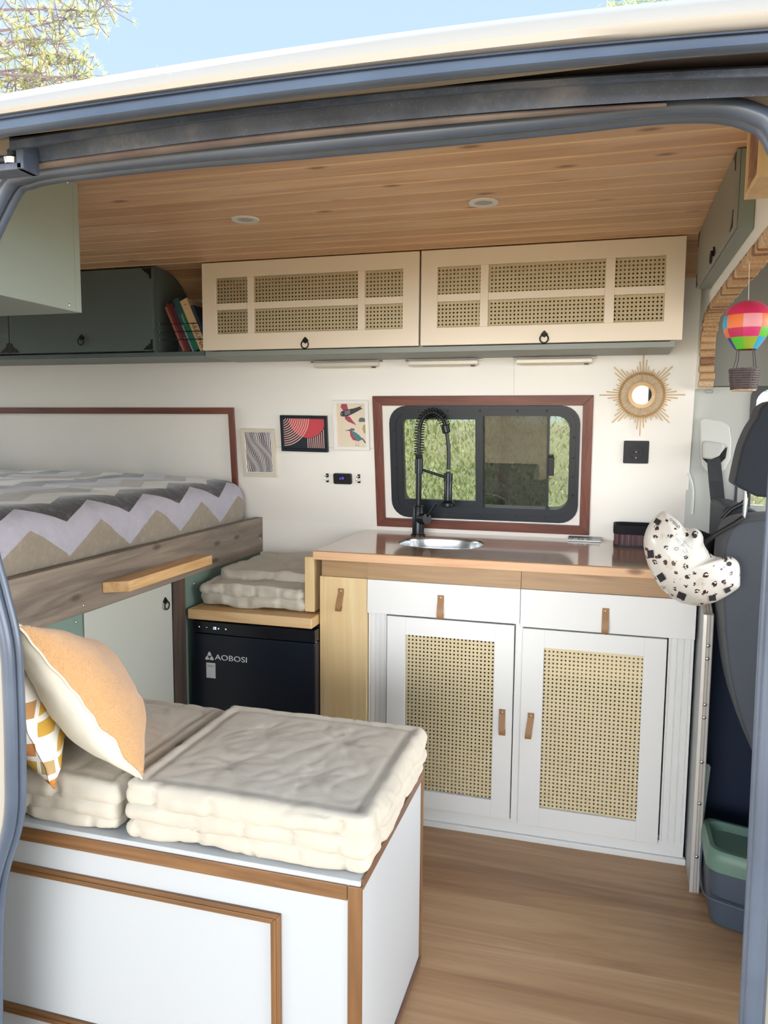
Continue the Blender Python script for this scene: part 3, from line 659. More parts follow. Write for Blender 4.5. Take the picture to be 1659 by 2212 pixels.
# ------------------------------------------------------------------ fridge, its shelf and folded cushion
t = thing('fridge', 'small black compressor fridge with a touch display under the wooden shelf', 'fridge', (-1.07, 2.45, 0))
FRX0, FRX1, FRY = -1.288, -.862, 2.205
m_fr = plain('fridge_black', '#0d1524', .28); m_fr2 = plain('fridge_side', '#23262b', .4)
MB().box(FRX0, FRX1, FRY + .05, 2.76, 0.0, .615).build('body', m_fr2, t, bev=.004)
o = MB().box(FRX0, FRX1 + .003, FRY, FRY + .045, .03, .570).build('door', m_fr, t, bev=.004)
MB().box(FRX0, FRX1 + .003, FRY - .001, FRY + .049, .572, .612).build('control_panel', plain('panel_black', '#10131a', .2), t, bev=.003)
mb = MB(); mb.box(FRX1 - .001, FRX1 + .0015, FRY + .012, FRY + .020, .03, .60); mb.build('side_trim', plain('side_trim_grey', '#8c8d8e', .4), t)
m_led = plain('display_light', '#dfe9ff', .5); m_led.node_tree.nodes['Principled BSDF'].inputs['Emission Color'].default_value = (.8, .88, 1, 1); m_led.node_tree.nodes['Principled BSDF'].inputs['Emission Strength'].default_value = 1.2
SY = []
class _S:
    def box(s, *a): SY.append(MB().box(*a))
    def ring(s, *a): SY.append(MB().ring(*a))
mb = _S()
def seg7(x, z, ch, w=.0042, h=.0042, y=FRY - .0014):
    S_ = {'0': 'abcdef', '1': 'bc', '2': 'abged', '8': 'abcdefg', '5': 'afgcd'}[ch]; q = .0007
    R = {'a': (x, x+w, z+2*h-q, z+2*h), 'g': (x, x+w, z+h-q/2, z+h+q/2), 'd': (x, x+w, z, z+q), 'f': (x, x+q, z+h, z+2*h), 'e': (x, x+q, z, z+h), 'b': (x+w-q, x+w, z+h, z+2*h), 'c': (x+w-q, x+w, z, z+h)}
    for c in S_: a, b, c2, d = R[c]; mb.box(a, b, y, y + .0003, c2, d)
seg7(-1.212, .588, '2'); seg7(-1.206, .588, '8')
def dot(x, z, r=.0022):
    mb.ring([(x + r*math.cos(k*PI/6), z + r*math.sin(k*PI/6)) for k in range(12)], [(x + .6*r*math.cos(k*PI/6), z + .6*r*math.sin(k*PI/6)) for k in range(12)], lambda a, b: (a, FRY - .0014, b), lambda a, b: (a, FRY - .0011, b))
dot(-1.193, .592); dot(-1.167, .592)
mb.box(-1.265, -1.261, FRY - .0014, FRY - .0011, .5925, .5932); mb.box(-1.2634, -1.2626, FRY - .0014, FRY - .0011, .591, .595); mb.box(-1.238, -1.234, FRY - .0014, FRY - .0011, .5925, .5932)
dg = [MB(), MB()]
for i, b_ in enumerate(SY):
    tgt = dg[0] if i < 5 else (dg[1] if i < 12 else None)
    if tgt is not None: tgt.add(b_.v, b_.f)
    elif i == 15: MB().add(SY[14].v + b_.v, SY[14].f + [[8 + q for q in f] for f in b_.f]).build('display_symbol', m_led, t)
    elif i != 14: b_.build('display_symbol', m_led, t)
for d_ in dg: d_.build('display_digit', m_led, t)
m_logo = plain('logo_white', '#e6e8ea', .5)
V, F = text2d('AOBOSI', .0255, 'LEFT'); mb = MB(lambda a, b, c: (-1.208 + a * 1.28, FRY - .0012 - c, .4955 + b)); mb.add(V, F); o2 = mb.build('brand_lettering', m_logo, o)
mb = MB(); T = .017; cc = (-1.228, .4945)
for k in range(3):
    a0 = PI / 2 + k * 2 * PI / 3
    P = [(cc[0] + T * r_ * math.cos(a0 + da), cc[1] + T * r_ * math.sin(a0 + da)) for r_, da in ((1.0, -.16), (1.0, .16), (.55, .95), (.22, .6), (.30, 0), (.22, -.6), (.55, -.95))]
    mb.prism(P, lambda a, b: (a, FRY - .0008, b), lambda a, b: (a, FRY - .0003, b))
mb.build('brand_emblem', m_logo, o)
o3 = MB().box(-1.240, -1.207, FRY - .001, FRY - .0002, .424, .475).build('sticker', plain('sticker_white', '#dfe1e3', .5), o, label='small white paper sticker')
V, F = text2d('PRODUCT GUIDE', .0042, 'CENTER', .0002)
mb = MB(); [mb.box(-1.236 + .002 * 0, -1.211, FRY - .0013, FRY - .001, z, z + .0009) for z in (.4625, .4655)]; mb.build('print_lines', plain('print_grey', '#555555', .7), o3)
t = thing('fridge_shelf', 'thick pale wooden shelf board directly above the black fridge', 'shelf', (-1.07, 2.45, .62))
MB().box(-1.294, -.862, 2.185, 2.76, .6215, .655).build('board', m_pine, t, bev=.003)
def wr(p, a=.006, f=7, sd=0):
    return noise.noise(Vector((p.x * f + sd, p.y * f + sd * .7, p.z * f * 1.6))) * a + noise.noise(Vector((p.x * f * 3 + sd, p.y * f * 3, p.z * f * 4))) * a * .4
def crease(v, w=.25):          # narrow folds
    return -abs(v) ** w
def quilt(bx, r=.018, seg=.009, sd=0, amp=.005, gather=True, dome=.0, roll=.035, tufts=()):
    x0, x1, y0, y1, z0, z1 = bx
    def disp(P, n):
        p = P.copy()
        rc_ = 1 - abs(noise.noise(Vector((P.x * 13 + sd, P.y * 13, P.z * 9 + sd)))) * 9
        if rc_ > 0: p -= n * rc_ * .0022
        p += n * noise.noise(Vector((P.x * 40, P.y * 40, P.z * 40 + sd))) * .0012
        if n.z > .7:
            e = min(P.x - x0, x1 - P.x, P.y - y0, y1 - P.y)
            h = 0
            h -= .0048 * math.exp(-((e - roll) / .0055) ** 2)
            h += .004 * math.exp(-((e - roll * .45) / .014) ** 2)
            cx, cy = (P.x - (x0+x1)/2) / ((x1-x0)/2), (P.y - (y0+y1)/2) / ((y1-y0)/2)
            h += dome * max(0, (1 - cx*cx)) * max(0, (1 - cy*cy))
            for tx, ty in tufts:
                dd = math.hypot(P.x - tx, P.y - ty); h -= .006 * math.exp(-(dd / .03) ** 2)
                an = math.atan2(P.y - ty, P.x - tx); h -= .0022 * (math.cos(an * 5 + sd) ** 2) ** 4 * math.exp(-(dd / .09) ** 2)
            h += wr(P, amp * .55, 6, sd)
            p.z += h
        else:
            s_ = P.x + P.y * 1.3
            q = noise.noise(Vector((P.x * 9 + sd, P.y * 9, sd))); q2 = noise.noise(Vector((P.x * 34, P.y * 34 + sd, P.z * 20)))
            k = (q * .009 + q2 * .0035) * (amp / .005)
            sw = math.sin(PI * ((P.x + P.y * .9) / .115 + noise.noise(Vector((P.x * 3, P.y * 3, sd))) * 1.2 + sd)); k -= .013 * math.exp(-(sw / .10) ** 2)
            p += Vector((n.x, n.y, 0)) * k; p.z += noise.noise(Vector((P.x * 8, P.y * 8, sd * 2))) * .007 + .0035 * math.sin((P.x + P.y) * 24 + sd)
        return p
    return disp
t = thing('folded_cushion', 'crumpled linen floor cushion folded on the shelf above the fridge', 'cushion', (-1.07, 2.48, .655))
def crumple(bx, sd, amp):
    f = quilt(bx, sd=sd, amp=amp, roll=.02, dome=.012)
    def g(P, n):
        p = f(P, n); p += n * noise.noise(Vector((P.x * 12, P.y * 8 + sd, P.z * 14))) * .009 + n * noise.noise(Vector((P.x * 30, P.y * 17 + sd, P.z * 30))) * .004
        p.z = max(p.z, .6565); return p
    return g
mb = MB()
for bx, sd in (((-1.285, -.913, 2.235, 2.745, .658, .700), 3), ((-1.280, -.915, 2.232, 2.74, .690, .732), 9)): mb.rbox(bx, .02, .008, crumple(bx, sd, .011))
mb.build('lower_fold', m_linen2, t, smooth=180, weld=.0002)
bx = (-1.262, -.925, 2.33, 2.735, .720, .762); mb = MB(); mb.rbox(bx, .02, .008, crumple(bx, 15, .014)); mb.build('upper_fold', m_linen2, t, smooth=180, weld=.0002)

# ------------------------------------------------------------------ bed at the rear
t = thing('bed_frame', 'bed frame with a wide grey-brown stained front board and green panels beneath', 'bed', (-2.0, 2.0, 0))
MB().box(-1.330, -1.300, 1.12, 2.773, .755, .891).build('side_board', m_greywood, t, bev=.002, label='grey-brown stained board across the front of the bed')
MB().box(-2.98, -1.331, 1.12, 2.77, .80, .84).build('slatted_base', m_pine, t)
MB().box(-1.334, -1.312, 2.19, 2.773, .0, .754).build('side_panel', m_sage, t); MB().box(-1.334, -1.312, 1.115, 1.689, .0, .754).build('side_panel', m_sage, t)
MB().box(-1.334, -1.302, 2.117, 2.189, .0, .754).build('post', m_darkpost, t, bev=.002, label='dark weathered wooden post')
o = MB().box(-1.328, -1.308, 1.691, 2.116, .01, .752).build('door', m_greydoor, t, bev=.0015, label='pale grey locker door')
def ringpull(par, c, n, up=(0, 0, 1), s=1):
    n = Vector(n).normalized(); up = Vector(up); rt = up.cross(n).normalized(); c = Vector(c); tf = lambda a, b, d: tuple(c + rt * a * s + up * b * s + n * d * s)
    mb = MB(tf); P = [(0, .013), (.006, .007), (.011, .001), (.007, -.004), (0, -.009), (-.007, -.004), (-.011, .001), (-.006, .007)]
    mb.prism(P, lambda a, b: (a, b, .0), lambda a, b: (a, b, .0035))
    mb.tube([(0, .001, .002), (0, .0, .009)], .0035, 10)
    mb.tube([(0 + .0125 * math.sin(2*PI*k/24), -.0125 + .0125 * math.cos(2*PI*k/24), .007) for k in range(24)], .0022, 8, True)
    return mb.build('ring_pull', m_iron, par, smooth=40)
ringpull(o, (-1.307, 2.075, .702), (1, 0, 0))
for (y_, z_) in ((1.679, .776), (1.662, .735), (2.28, .780), (2.26, .722), (2.745, .81)):
    MB().sphere((-1.2995 if z_ > .755 else -1.3115, y_, z_), .0042, 12, 8, (.6, 1, 1)).build('screw', m_screw, t, smooth=180)
P = [(-1.299, 1.758), (-1.240, 1.795), (-1.240, 2.255), (-1.299, 2.255)]
mb = MB(); mb.prism(P, lambda a, b: (a, b, .793), lambda a, b: (a, b, .823)); tag(mb.build('bedside_ledge', m_pine_y, bev=.002), 'short pale wood ledge fixed to the face of the grey bed board', 'ledge')
# mattress under a chevron blanket
t = thing('mattress', 'thick mattress under a fleece blanket with zigzag bands in taupe, lilac-grey, black and cream', 'mattress', (-2.0, 2.0, .84))
B = Mt('chevron_blanket', (1, 1, 1, 1), .95); B.b.inputs['Sheen Weight'].default_value = .3
X_, Y_, Z_ = B.xyz(); nn_ = B.noise(B.obj, 14, 5, .65, .6); nf = B.noise(B.obj, 45, 4, .7)
tri = (((Y_ + .5975) / .275).fract() - .5).abs() * 2
v_ = (Z_ - X_ + tri * .085 + .515) / .095 + nn_ * .05 - .025
kk = ((v_ / 4).fract() * 4).floor()
c = B.mix(kk.gt(.5), '#aba8b3', '#2b2b30'); c = B.mix(kk.gt(1.5), c, '#c3bfb5'); c = B.mix(kk.gt(2.5), c, '#8f8474')
c = B.mix((nf - .5).mxx(0) * .5, c, '#e4dfd8'); c = B.mix((nn_ * -1 + .5).mxx(0) * .8, c, '#6b6255'); B.col(c); B.bump(nf + nn_, .5, .004)
def md(P, n):
    p = P.copy(); k = noise.noise(P * 4.5) * .012 + noise.noise(P * 13) * .004; p += n * k
    if n.z > .5: p.z += .018 * math.sin(min(1, max(0, (-1.33 - P.x) / .5)) * PI / 2)
    return p
mb = MB(); mb.rbox((-2.97, -1.336, 1.12, 2.742, .842, 1.040), .075, .022, md); mb.build('blanket', B.m, t, smooth=180, weld=.0005)

# ------------------------------------------------------------------ bench in the foreground with cushions and pillows
BX0, BX1, BY0, BY1, BZ = -1.305, -.377, 1.185, 1.652, .468
t = thing('storage_bench', 'white storage bench with brown wooden edging in the foreground, cushions on top', 'bench', (-.84, 1.42, 0))
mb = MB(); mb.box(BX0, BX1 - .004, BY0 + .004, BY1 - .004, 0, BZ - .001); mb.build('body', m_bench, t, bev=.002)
def strip(x0, x1, z0, z1, y=BY0, d=.008, m=m_benchtrim): return MB().box(x0, x1, y - d * .0, y + d, z0, z1).build('edging', m, t, bev=.0015)
strip(BX0, -.4035, .4305, .458); strip(-.4025, BX1, .0, .458, m=m_benchtrimv)
# raised frame of the front panel
def mould(P, m, ridge):
    # moulding strip with a raised bead along its middle
    mb = MB(); mb.prism(P, lambda a, b: (a, BY0 - .003, b), lambda a, b: (a, BY0 + .006, b)); mb.box(*ridge); return mb.build('panel_moulding', m, t, bev=.001)
mould([(BX0, .3815), (-.528, .3815), (-.5465, .362), (BX0, .362)], m_benchtrim, (BX0, -.540, BY0 - .0055, BY0 - .002, .369, .3735)); mould([(-.528, .3815), (-.528, .055), (-.5465, .0745), (-.5465, .362)], m_benchtrimv, (-.5395, -.535, BY0 - .0055, BY0 - .002, .064, .372)); mould([(BX0, .055), (-.528, .055), (-.5465, .0745), (BX0, .0745)], m_benchtrim, (BX0, -.540, BY0 - .0055, BY0 - .002, .0625, .067))
MB().box(BX1 - .004, BX1, BY0 + .010, BY1 - .012, .449, .468).build('edging', m_benchtrimy, t, bev=.001); MB().box(BX1 - .004, BX1, BY1 - .012, BY1, .0, .466).build('edging', m_benchtrimv, t, bev=.001); MB().box(BX1 - .004, BX1 + .001, BY0 + .010, BY1 - .012, .0, .016).build('edging', m_benchtrimy, t, bev=.001)
def stack(name, label, x0, x1, y0, y1, sd, layers, tops):
    t = thing(name, label, 'cushion', ((x0+x1)/2, (y0+y1)/2, BZ))
    n = len(layers)
    mb = MB()
    for i, (z0, z1, dx, dy) in enumerate(layers[:-1]): mb.rbox((x0 + dx, x1 - dx, y0 + dy, y1 - dy, z0, z1), .02, .009, quilt(None or (x0 + dx, x1 - dx, y0 + dy, y1 - dy, z0, z1), sd=sd + i * 4, amp=.005))
    mb.build('lower_layer', m_linen, t, smooth=180, weld=.0002)
    z0, z1, dx, dy = layers[-1]; bx = (x0 + dx, x1 - dx, y0 + dy, y1 - dy, z0, z1)
    mb = MB(); mb.rbox(bx, .021, .0075, quilt(bx, sd=sd + 20, amp=.006, dome=.012, tufts=tops)); mb.build('top_layer', m_linen, t, smooth=180, weld=.0002); return t
stack('seat_cushion', 'beige linen quilted cushion folded in layers on the front corner of the white bench', -.855, -.366, 1.193, 1.640, 1, [(.468, .506, .004, .004), (.498, .538, .0, .0), (.528, .572, -.003, .0)], ((-.52, 1.33), (-.70, 1.33), (-.52, 1.5), (-.70, 1.5)))
stack('seat_cushion', 'beige linen quilted cushion on the white bench beneath the orange and patterned pillows', -1.290, -.868, 1.196, 1.645, 31, [(.468, .500, .004, .004), (.492, .528, .0, .0), (.519, .560, -.002, .0)], ((-1.0, 1.35), (-1.15, 1.5)))
def pillow(name, label, B0, T0, wdir, width, thick, mf, mbk, sd, bulge=(1, 1), slump=0):
    # B0 -> T0: near side edge from bottom corner to top corner; wdir: the other edge
    B0, T0, wd = Vector(B0), Vector(T0), Vector(wdir).normalized(); e = T0 - B0; H = e.length; e.normalize(); n = wd.cross(e).normalized()
    t = thing(name, label, 'pillow', tuple(B0 + wd * width / 2))
    def sh(sg, th):
        def f(i, j):
            a, b = 2*i - 1, 2*j - 1
            pin = .055 * width; ax = a * (width/2) * (1 - .10 * (1 - abs(b)) * abs(a) ** 2 * 1.0); by = b * (H/2) * (1 - .10 * (1 - abs(a)) * abs(b) ** 2)
            # corners stay pointed, sides draw in
            ax *= 1 - .07 * (1 - b*b) * abs(a) ** 3; by *= 1 - .07 * (1 - a*a) * abs(b) ** 3
            if th <= 0: th_ = 1
            h = (max(0, 1 - abs(a) ** 2.6) * max(0, 1 - abs(b) ** 2.6)) ** .55 * th
            p = B0 + wd * (width/2 + ax) + e * (H/2 + by) - e * (slump * H * ((a + 1) / 2) ** 1.3 * ((b + 1) / 2))
            wv = noise.noise(Vector((ax * 9 + sd, by * 9, sg))) * .012 * (h / th if th else 0) + noise.noise(Vector((ax * 28 + sd, by * 28, sg * 3))) * .003 * (h / th if th else 0)
            edge = max(abs(a), abs(b)); rip = noise.noise(Vector((a * 5 + sd, b * 5, 0))) * .008 * max(0, edge - .8) / .2
            return p + n * (sg * (h + wv) + rip)
        return f
    _z = 0
    mb = MB(); mb.grid(sh(1, thick * bulge[0]), 56, 56); mb.build('front_cover', mf, t, smooth=180)
    mb = MB(); mb.grid(sh(-1, thick * bulge[1]), 56, 56); mb.build('back_cover', mbk, t, smooth=180)
    f = sh(1, 0); P = [f(k / 40, 0) for k in range(40)] + [f(1, k / 40) for k in range(40)] + [f(1 - k / 40, 1) for k in range(40)] + [f(0, 1 - k / 40) for k in range(40)]
    MB().tube(P, .0022, 6, True).build('piping', mbk, t, smooth=60)
    return t
m_boucle = Mt('boucle_ochre', (1, 1, 1, 1), .98); m_boucle.b.inputs['Sheen Weight'].default_value = .5; m_boucle.xyz(); _a = m_boucle.noise(m_boucle.obj, 230, 3, .7); _b = m_boucle.noise(m_boucle.obj, 18, 3)
m_boucle.col(m_boucle.mix(_a, m_boucle.mix(_b, '#be8248', '#cb9355'), '#dcae7a')); m_boucle.bump(_a, 1.0, .006)
m_pcream = fabric('cream_cotton', '#d2cab8', '#ddd6c7', 12, .3, .95, 500)
m_pat = Mt('mustard_pattern', (1, 1, 1, 1), .95); _x, _y, _z = m_pat.xyz(); _n = m_pat.noise(m_pat.obj, 9, 1)
_g = ((_z + _n * .03) / .036); _h = ((_x + _y * .8 + _n * .05) / .042); _w = m_pat.n('ShaderNodeTexWhiteNoise'); _w.noise_dimensions = '2D'; m_pat.l(m_pat.vec(_g.floor(), _h.floor(), 0), _w.inputs['Vector']); _wv = E_(m_pat.nt, _w.outputs[0])
_inb = ((_g.fract() - .5).abs().lt(.36)) * ((_h.fract() - .5).abs().lt(.40))
m_pat.col(m_pat.mix(_inb * _wv.gt(.55), '#f0ece4', m_pat.ramp(_wv, [(.55, '#d9b04e'), (.75, '#cc9a3c'), (.9, '#c9793a'), (1, '#b99a6a')]))); m_pat.bump(m_pat.noise(m_pat.obj, 400, 2), .4, .002)
wd = Vector((-.64, .768, 0)).normalized()
Bp = at(309, 1690, 2, .569); r_ = ray(36, 1352); Tp = CAM + r_ * ((Bp - CAM).dot(wd) / r_.dot(wd))
pillow('throw_pillow', 'ochre-orange boucle pillow with a cream back leaning on the bench', Bp, Tp, wd, .36, .078, m_boucle.m, m_pcream, 3, (1.0, .9), .50)
Bp = at(118, 1702, 2, .562); r_ = ray(-35, 1400); Tp = CAM + r_ * ((Bp - CAM).dot(wd) / r_.dot(wd))
pillow('throw_pillow', 'white woven pillow with a mustard and orange block pattern behind the ochre pillow', Bp, Tp, wd, .36, .06, m_pat.m, m_pat.m, 8)
# ------------------------------------------------------------------ overhead cabinets along the far wall
OY = 2.43
def box_profile(y0, z0, z1=1.80):   # end-panel outline following the curved ceiling
    return [(y0, z0), (y0, z1 - .003), (2.50, z1 - .004), (2.56, z1 - .02), (2.60, z1 - .04), (2.635, z1 - .07), (2.655, z1 - .11), (2.66, z1 - .15), (wally(z0) - .004, z0)]
# cream cabinet with two cane doors
t = thing('wall_cabinet', 'cream overhead cabinet with two cane-panelled flap doors above the kitchen window', 'cabinet', (-.58, 2.55, 1.48))
m_ggl = plain('cabinet_base_grey', '#8d938c', .45)
MB().box(-1.352, .175, OY + .004, 2.676, 1.486, 1.502).build('base_panel', m_ggl, t)
for x in (-1.352, -.592, .163):
    mb = MB(); mb.prism(box_profile(OY + .006, 1.502), lambda a, b: (x, a, b), lambda a, b: (x + .012, a, b)); mb.build('side_panel', m_ggl, t)
MB().box(-1.34, .163, 2.600, 2.606, 1.503, 1.74).build('back_lining', m_inside, t)
def flap(x0, x1, cols, hx):
    zt, zb = 1.795, 1.504; iz0, iz1 = 1.558, 1.744; zm0, zm1 = 1.638, 1.660
    # the frame: outer ring plus muntins joined in one mesh
    mb = MB(); ix0, ix1 = cols[0][0], cols[-1][1]; f0, f1 = (lambda a, b: (a, OY - .016, b)), (lambda a, b: (a, OY + .001, b))
    mb.ring([(x0, zb), (x1, zb), (x1, zt), (x0, zt)], [(ix0, iz0), (ix1, iz0), (ix1, iz1), (ix0, iz1)], f0, f1)
    for a, b in zip(cols[:-1], cols[1:]): mb.box(a[1], b[0], OY - .0148, OY, iz0, iz1)
    for a, b in cols: mb.box(a, b, OY - .0146, OY, zm0, zm1)
    d = mb.build('door', m_cream, t, bev=.0012)
    k = 0
    MB().add([(ix0 - .004, OY - .004, iz0 - .004), (ix1 + .004, OY - .004, iz0 - .004), (ix1 + .004, OY - .004, iz1 + .004), (ix0 - .004, OY - .004, iz1 + .004)], [(0, 1, 2, 3)]).build('cane_panel', m_cane, d, label='woven cane webbing panel')
    MB().box(ix0 - .002, ix1 + .002, OY - .009, OY - .007, iz0 - .002, iz1 + .002).build('glass_pane', m_clear, d)
    ringpull(d, (hx, OY - .0165, 1.528), (0, -1, 0))
ROOT['door'] = ROOT[t.name]
flap(-1.350, -.589, ((-1.298, -1.182), (-1.158, -.792), (-.768, -.642)), -.972)
flap(-.583, .193, ((-.530, -.396), (-.371, -.026), (.001, .141)), -.198)
# slate-green cabinet with open book corner, continuing over the bed
t = thing('wall_cabinet', 'slate-green overhead cabinet above the bed with an open book corner at its right end', 'cabinet', (-2.2, 2.55, 1.48))
MB().box(-2.98, -1.356, OY - .002, 2.674, 1.488, 1.503).build('base_panel', m_darkgg, t)
for x in (-1.552, -2.96):
    mb = MB(); mb.prism(box_profile(OY, 1.503), lambda a, b: (x, a, b), lambda a, b: (x + .014, a, b)); mb.build('side_panel', m_darkgg, t)
MB().box(-1.538, -1.357, 2.57, 2.58, 1.504, 1.62).build('back_panel', m_darkgg, t)
for x0, x1, hx in ((-2.150, -1.542, -1.835), (-2.94, -2.154, -2.5)):
    d = MB().box(x0, x1, OY - .017, OY - .001, 1.508, 1.792).build('door', m_darkgg, t, bev=.0015); ringpull(d, (hx, OY - .018, 1.558), (0, -1, 0))
    yk = OY - .0176
    for cx, cz, sx_, sz in ((x0 + .003, 1.511, 1, 1), (x1 - .003, 1.511, -1, 1), (x0 + .003, 1.789, 1, -1), (x1 - .003, 1.789, -1, -1)):
        P = [(0, 0), (.036, 0), (.034, .006), (.028, .007), (.026, .013), (.018, .014), (.015, .020), (.009, .022), (.007, .034), (0, .036)]
        MB().prism([(cx + a * sx_, cz + b * sz) for a, b in P], lambda a, b: (a, yk - .001, b), lambda a, b: (a, yk + .0008, b)).build('corner_ornament', m_iron, d)
for z in (1.527, 1.557, 1.587): pass
for k, z in enumerate((1.519, 1.546, 1.573, 1.600)):
    if k: MB().tube([(-1.538, OY + .006, z), (-1.352, OY + .006, z)], .0015, 6).build('guard_cord', m_black, t)
    MB().sphere((-1.530, OY + .003, z), .0032, 8, 6).build('screw', m_screw, t)
MB().sphere((-1.530, OY + .001, 1.775), .0028, 8, 6).build('screw', m_screw, t)
# books leaning in the corner
def book(x, w_, H, D, lean, m, label, extra=None, z=1.5045, y=OY + .016):
    t = thing('book', label, 'book', (x, y, z), 'books in the corner shelf'); c, s_ = math.cos(lean), math.sin(lean)
    tf = lambda a, b, h: (x + a * c - h * s_, y + b, z + a * s_ + h * c)      # leaning to the left as it rises
    mb = MB(tf); mb.box(0, w_, 0, D, 0, H); mb.build('cover', m, t, bev=.001)
    mb = MB(tf); mb.box(.0015, w_ - .0015, .003, D - .004, .002, H + .0005); mb.build('pages', plain('paper', '#d8cdb8', .9), t)
    if extra: extra(tf, t, w_, H)
def spine_text(txt, col, size, h0, off=0):
    def f(tf, t, w_, H):
        V, F = text2d(txt, size, 'LEFT', .0002); mb = MB(lambda a, b, c: tf(w_/2 + b, -.0006 - c, h0 - a)); mb.add(V, F); mb.build('spine_lettering', plain('ink_' + col[1:], col, .6), t)
    return f
def spine_band(col, z0, z1, x0=0, x1=1, txt=None):
    def f(tf, t, w_, H):
        mb = MB(tf); mb.box(w_*x0 - .0003, w_*x1 + .0003, -.0006, .004, z0, z1); mb.build('spine_band', plain('band_' + col[1:], col, .6), t)
        if txt: txt(tf, t, w_, H)
    return f
LN = math.radians(24)
book(-1.447, .0085, .170, .12, LN, plain('book_pink', '#b06a5f', .6), 'thin salmon-pink book at the left end of the leaning row')
book(-1.437, .0085, .182, .12, LN, plain('book_rust', '#7e352b', .55), 'rust-red book leaning second from the left in the corner shelf')
book(-1.4275, .016, .180, .12, LN, plain('book_plum', '#54262f', .5), 'dark maroon book leaning between rust-red and blue-grey books', spine_text('R I', '#b79a8c', .008, .05))
book(-1.4095, .0052, .168, .12, LN, plain('book_bluegrey', '#8ea3a8', .6), 'thin pale blue-grey booklet leaning beside the green book', spine_band('#39406b', .10, .167))
book(-1.4035, .0225, .196, .13, LN, plain('book_green', '#0f6b55', .5), 'green book with a darker top band leaning in the corner shelf', spine_band('#26504e', .142, .1945, 0, 1, spine_text('Cocina & C', '#d8d07a', .0085, .135)))
book(-1.3785, .0295, .190, .14, LN, plain('book_cream', '#d3b88c', .6), 'thick cream cookbook with large capital lettering on its spine', lambda tf, t, w_, H: (spine_text('ARGUI\u00d1A', '#6b3a30', .022, .105)(tf, t, w_, H), spine_text('I', '#3c2a20', .016, .172)(tf, t, w_, H)))
book(-1.3455, .012, .17, .13, LN, plain('book_navy', '#26344a', .5), 'dark navy book half hidden behind the cream cabinet door')

# overhead cabinet on the door side, top left
t = thing('wall_cabinet', 'pale sage overhead cabinet at the top left beside the door opening, screwed side panel', 'cabinet', (-2.0, 1.4, 1.49))
m_near = plain('sage_grey_cabinet', '#9dab a3'.replace(' ', ''), .4)
NX = -1.18
q0 = at(178, 677, 0, NX); q1 = at(165, 385, 0, NX)
yb, zb = q0.y, q0.z
MB().box(-2.98, NX, 1.11, yb - .020, zb, 1.797).build('body', m_near, t, bev=.0015); MB().box(-2.97, NX - .001, yb - .0185, yb, zb + .001, 1.79).build('door', m_near, t, bev=.0015)
for u, v in ((150, 659), (146, 393)):
    q = at(u, v, 0, NX); MB().sphere((NX, q.y, q.z), .0045, 12, 8, (.6, 1, 1)).build('screw', m_screw, t, smooth=180)
# ceiling downlights
for x, y_, lb in ((-.961, 1.958, 'left one of two round white recessed ceiling lights'), (-.318, 1.963, 'right one of two round white recessed ceiling lights')):
    t = thing('ceiling_light', lb + ' in the pine ceiling', 'ceiling light', (x, y_, 1.79), 'recessed ceiling lights')
    MB().lathe([(.022, 0), (.0225, -.003), (.036, -.0035), (.0375, -.001), (.0375, .0)], (x, y_, 1.7995), n=40).build('trim_ring', m_white, t, smooth=40)
    MB().lathe([(0, 0), (.0225, 0)], (x, y_, 1.798), n=40).build('diffuser', plain('frosted_lens', '#b9b4ac', .6), t)
# light bars under the cream cabinet
m_lightbar = plain('champagne_aluminium', '#e3dccd', .35, .15)
for x0, x1, lb in ((-1.041, -.796, 'leftmost of the three slim metal light bars under the cream cabinet'), (-.684, -.440, 'middle one of the three slim metal light bars under the cream cabinet'), (-.307, -.062, 'rightmost of the three slim metal light bars under the cream cabinet')):
    t = thing('light_bar', lb, 'lamp', ((x0+x1)/2, 2.66, 1.47), 'light bars under the cream cabinet')
    sec_ = [(.002, 1.484), (.026, 1.484), (.030, 1.480), (.030, 1.476), (.027, 1.4755), (.027, 1.470), (.020, 1.464), (.002, 1.464)]
    mb = MB(); mb.prism(sec_, lambda a, b: W(x0, b, a), lambda a, b: W(x1, b, a)); mb.build('housing', m_lightbar, t)
    mb = MB(); mb.prism([(.004, 1.4635), (.019, 1.4635), (.022, 1.462), (.004, 1.461)], lambda a, b: W(x0 + .01, b, a), lambda a, b: W(x1 - .01, b, a)); mb.build('diffuser', plain('light_bar_lens', '#e8e2d2', .4), t)
    for xx in (x0 - .008, x1 + .008): MB(W).tube([(xx - .006, 1.483, .012), (xx + .006, 1.483, .012)], .003, 8).build('clip', m_steel, t, smooth=50)
    MB(W).box(x1 - .024, x1 - .010, 1.461, 1.465, .016, .026).build('switch', m_black, t)

# ------------------------------------------------------------------ on the far wall (all in wall coordinates: x, height, distance)
def wring(mb, O, I, d0, d1): return mb.ring(O, I, lambda a, b: (a, b, d1), lambda a, b: (a, b, d0))
def rect(x0, x1, z0, z1): return [(x0, z0), (x1, z0), (x1, z1), (x0, z1)]
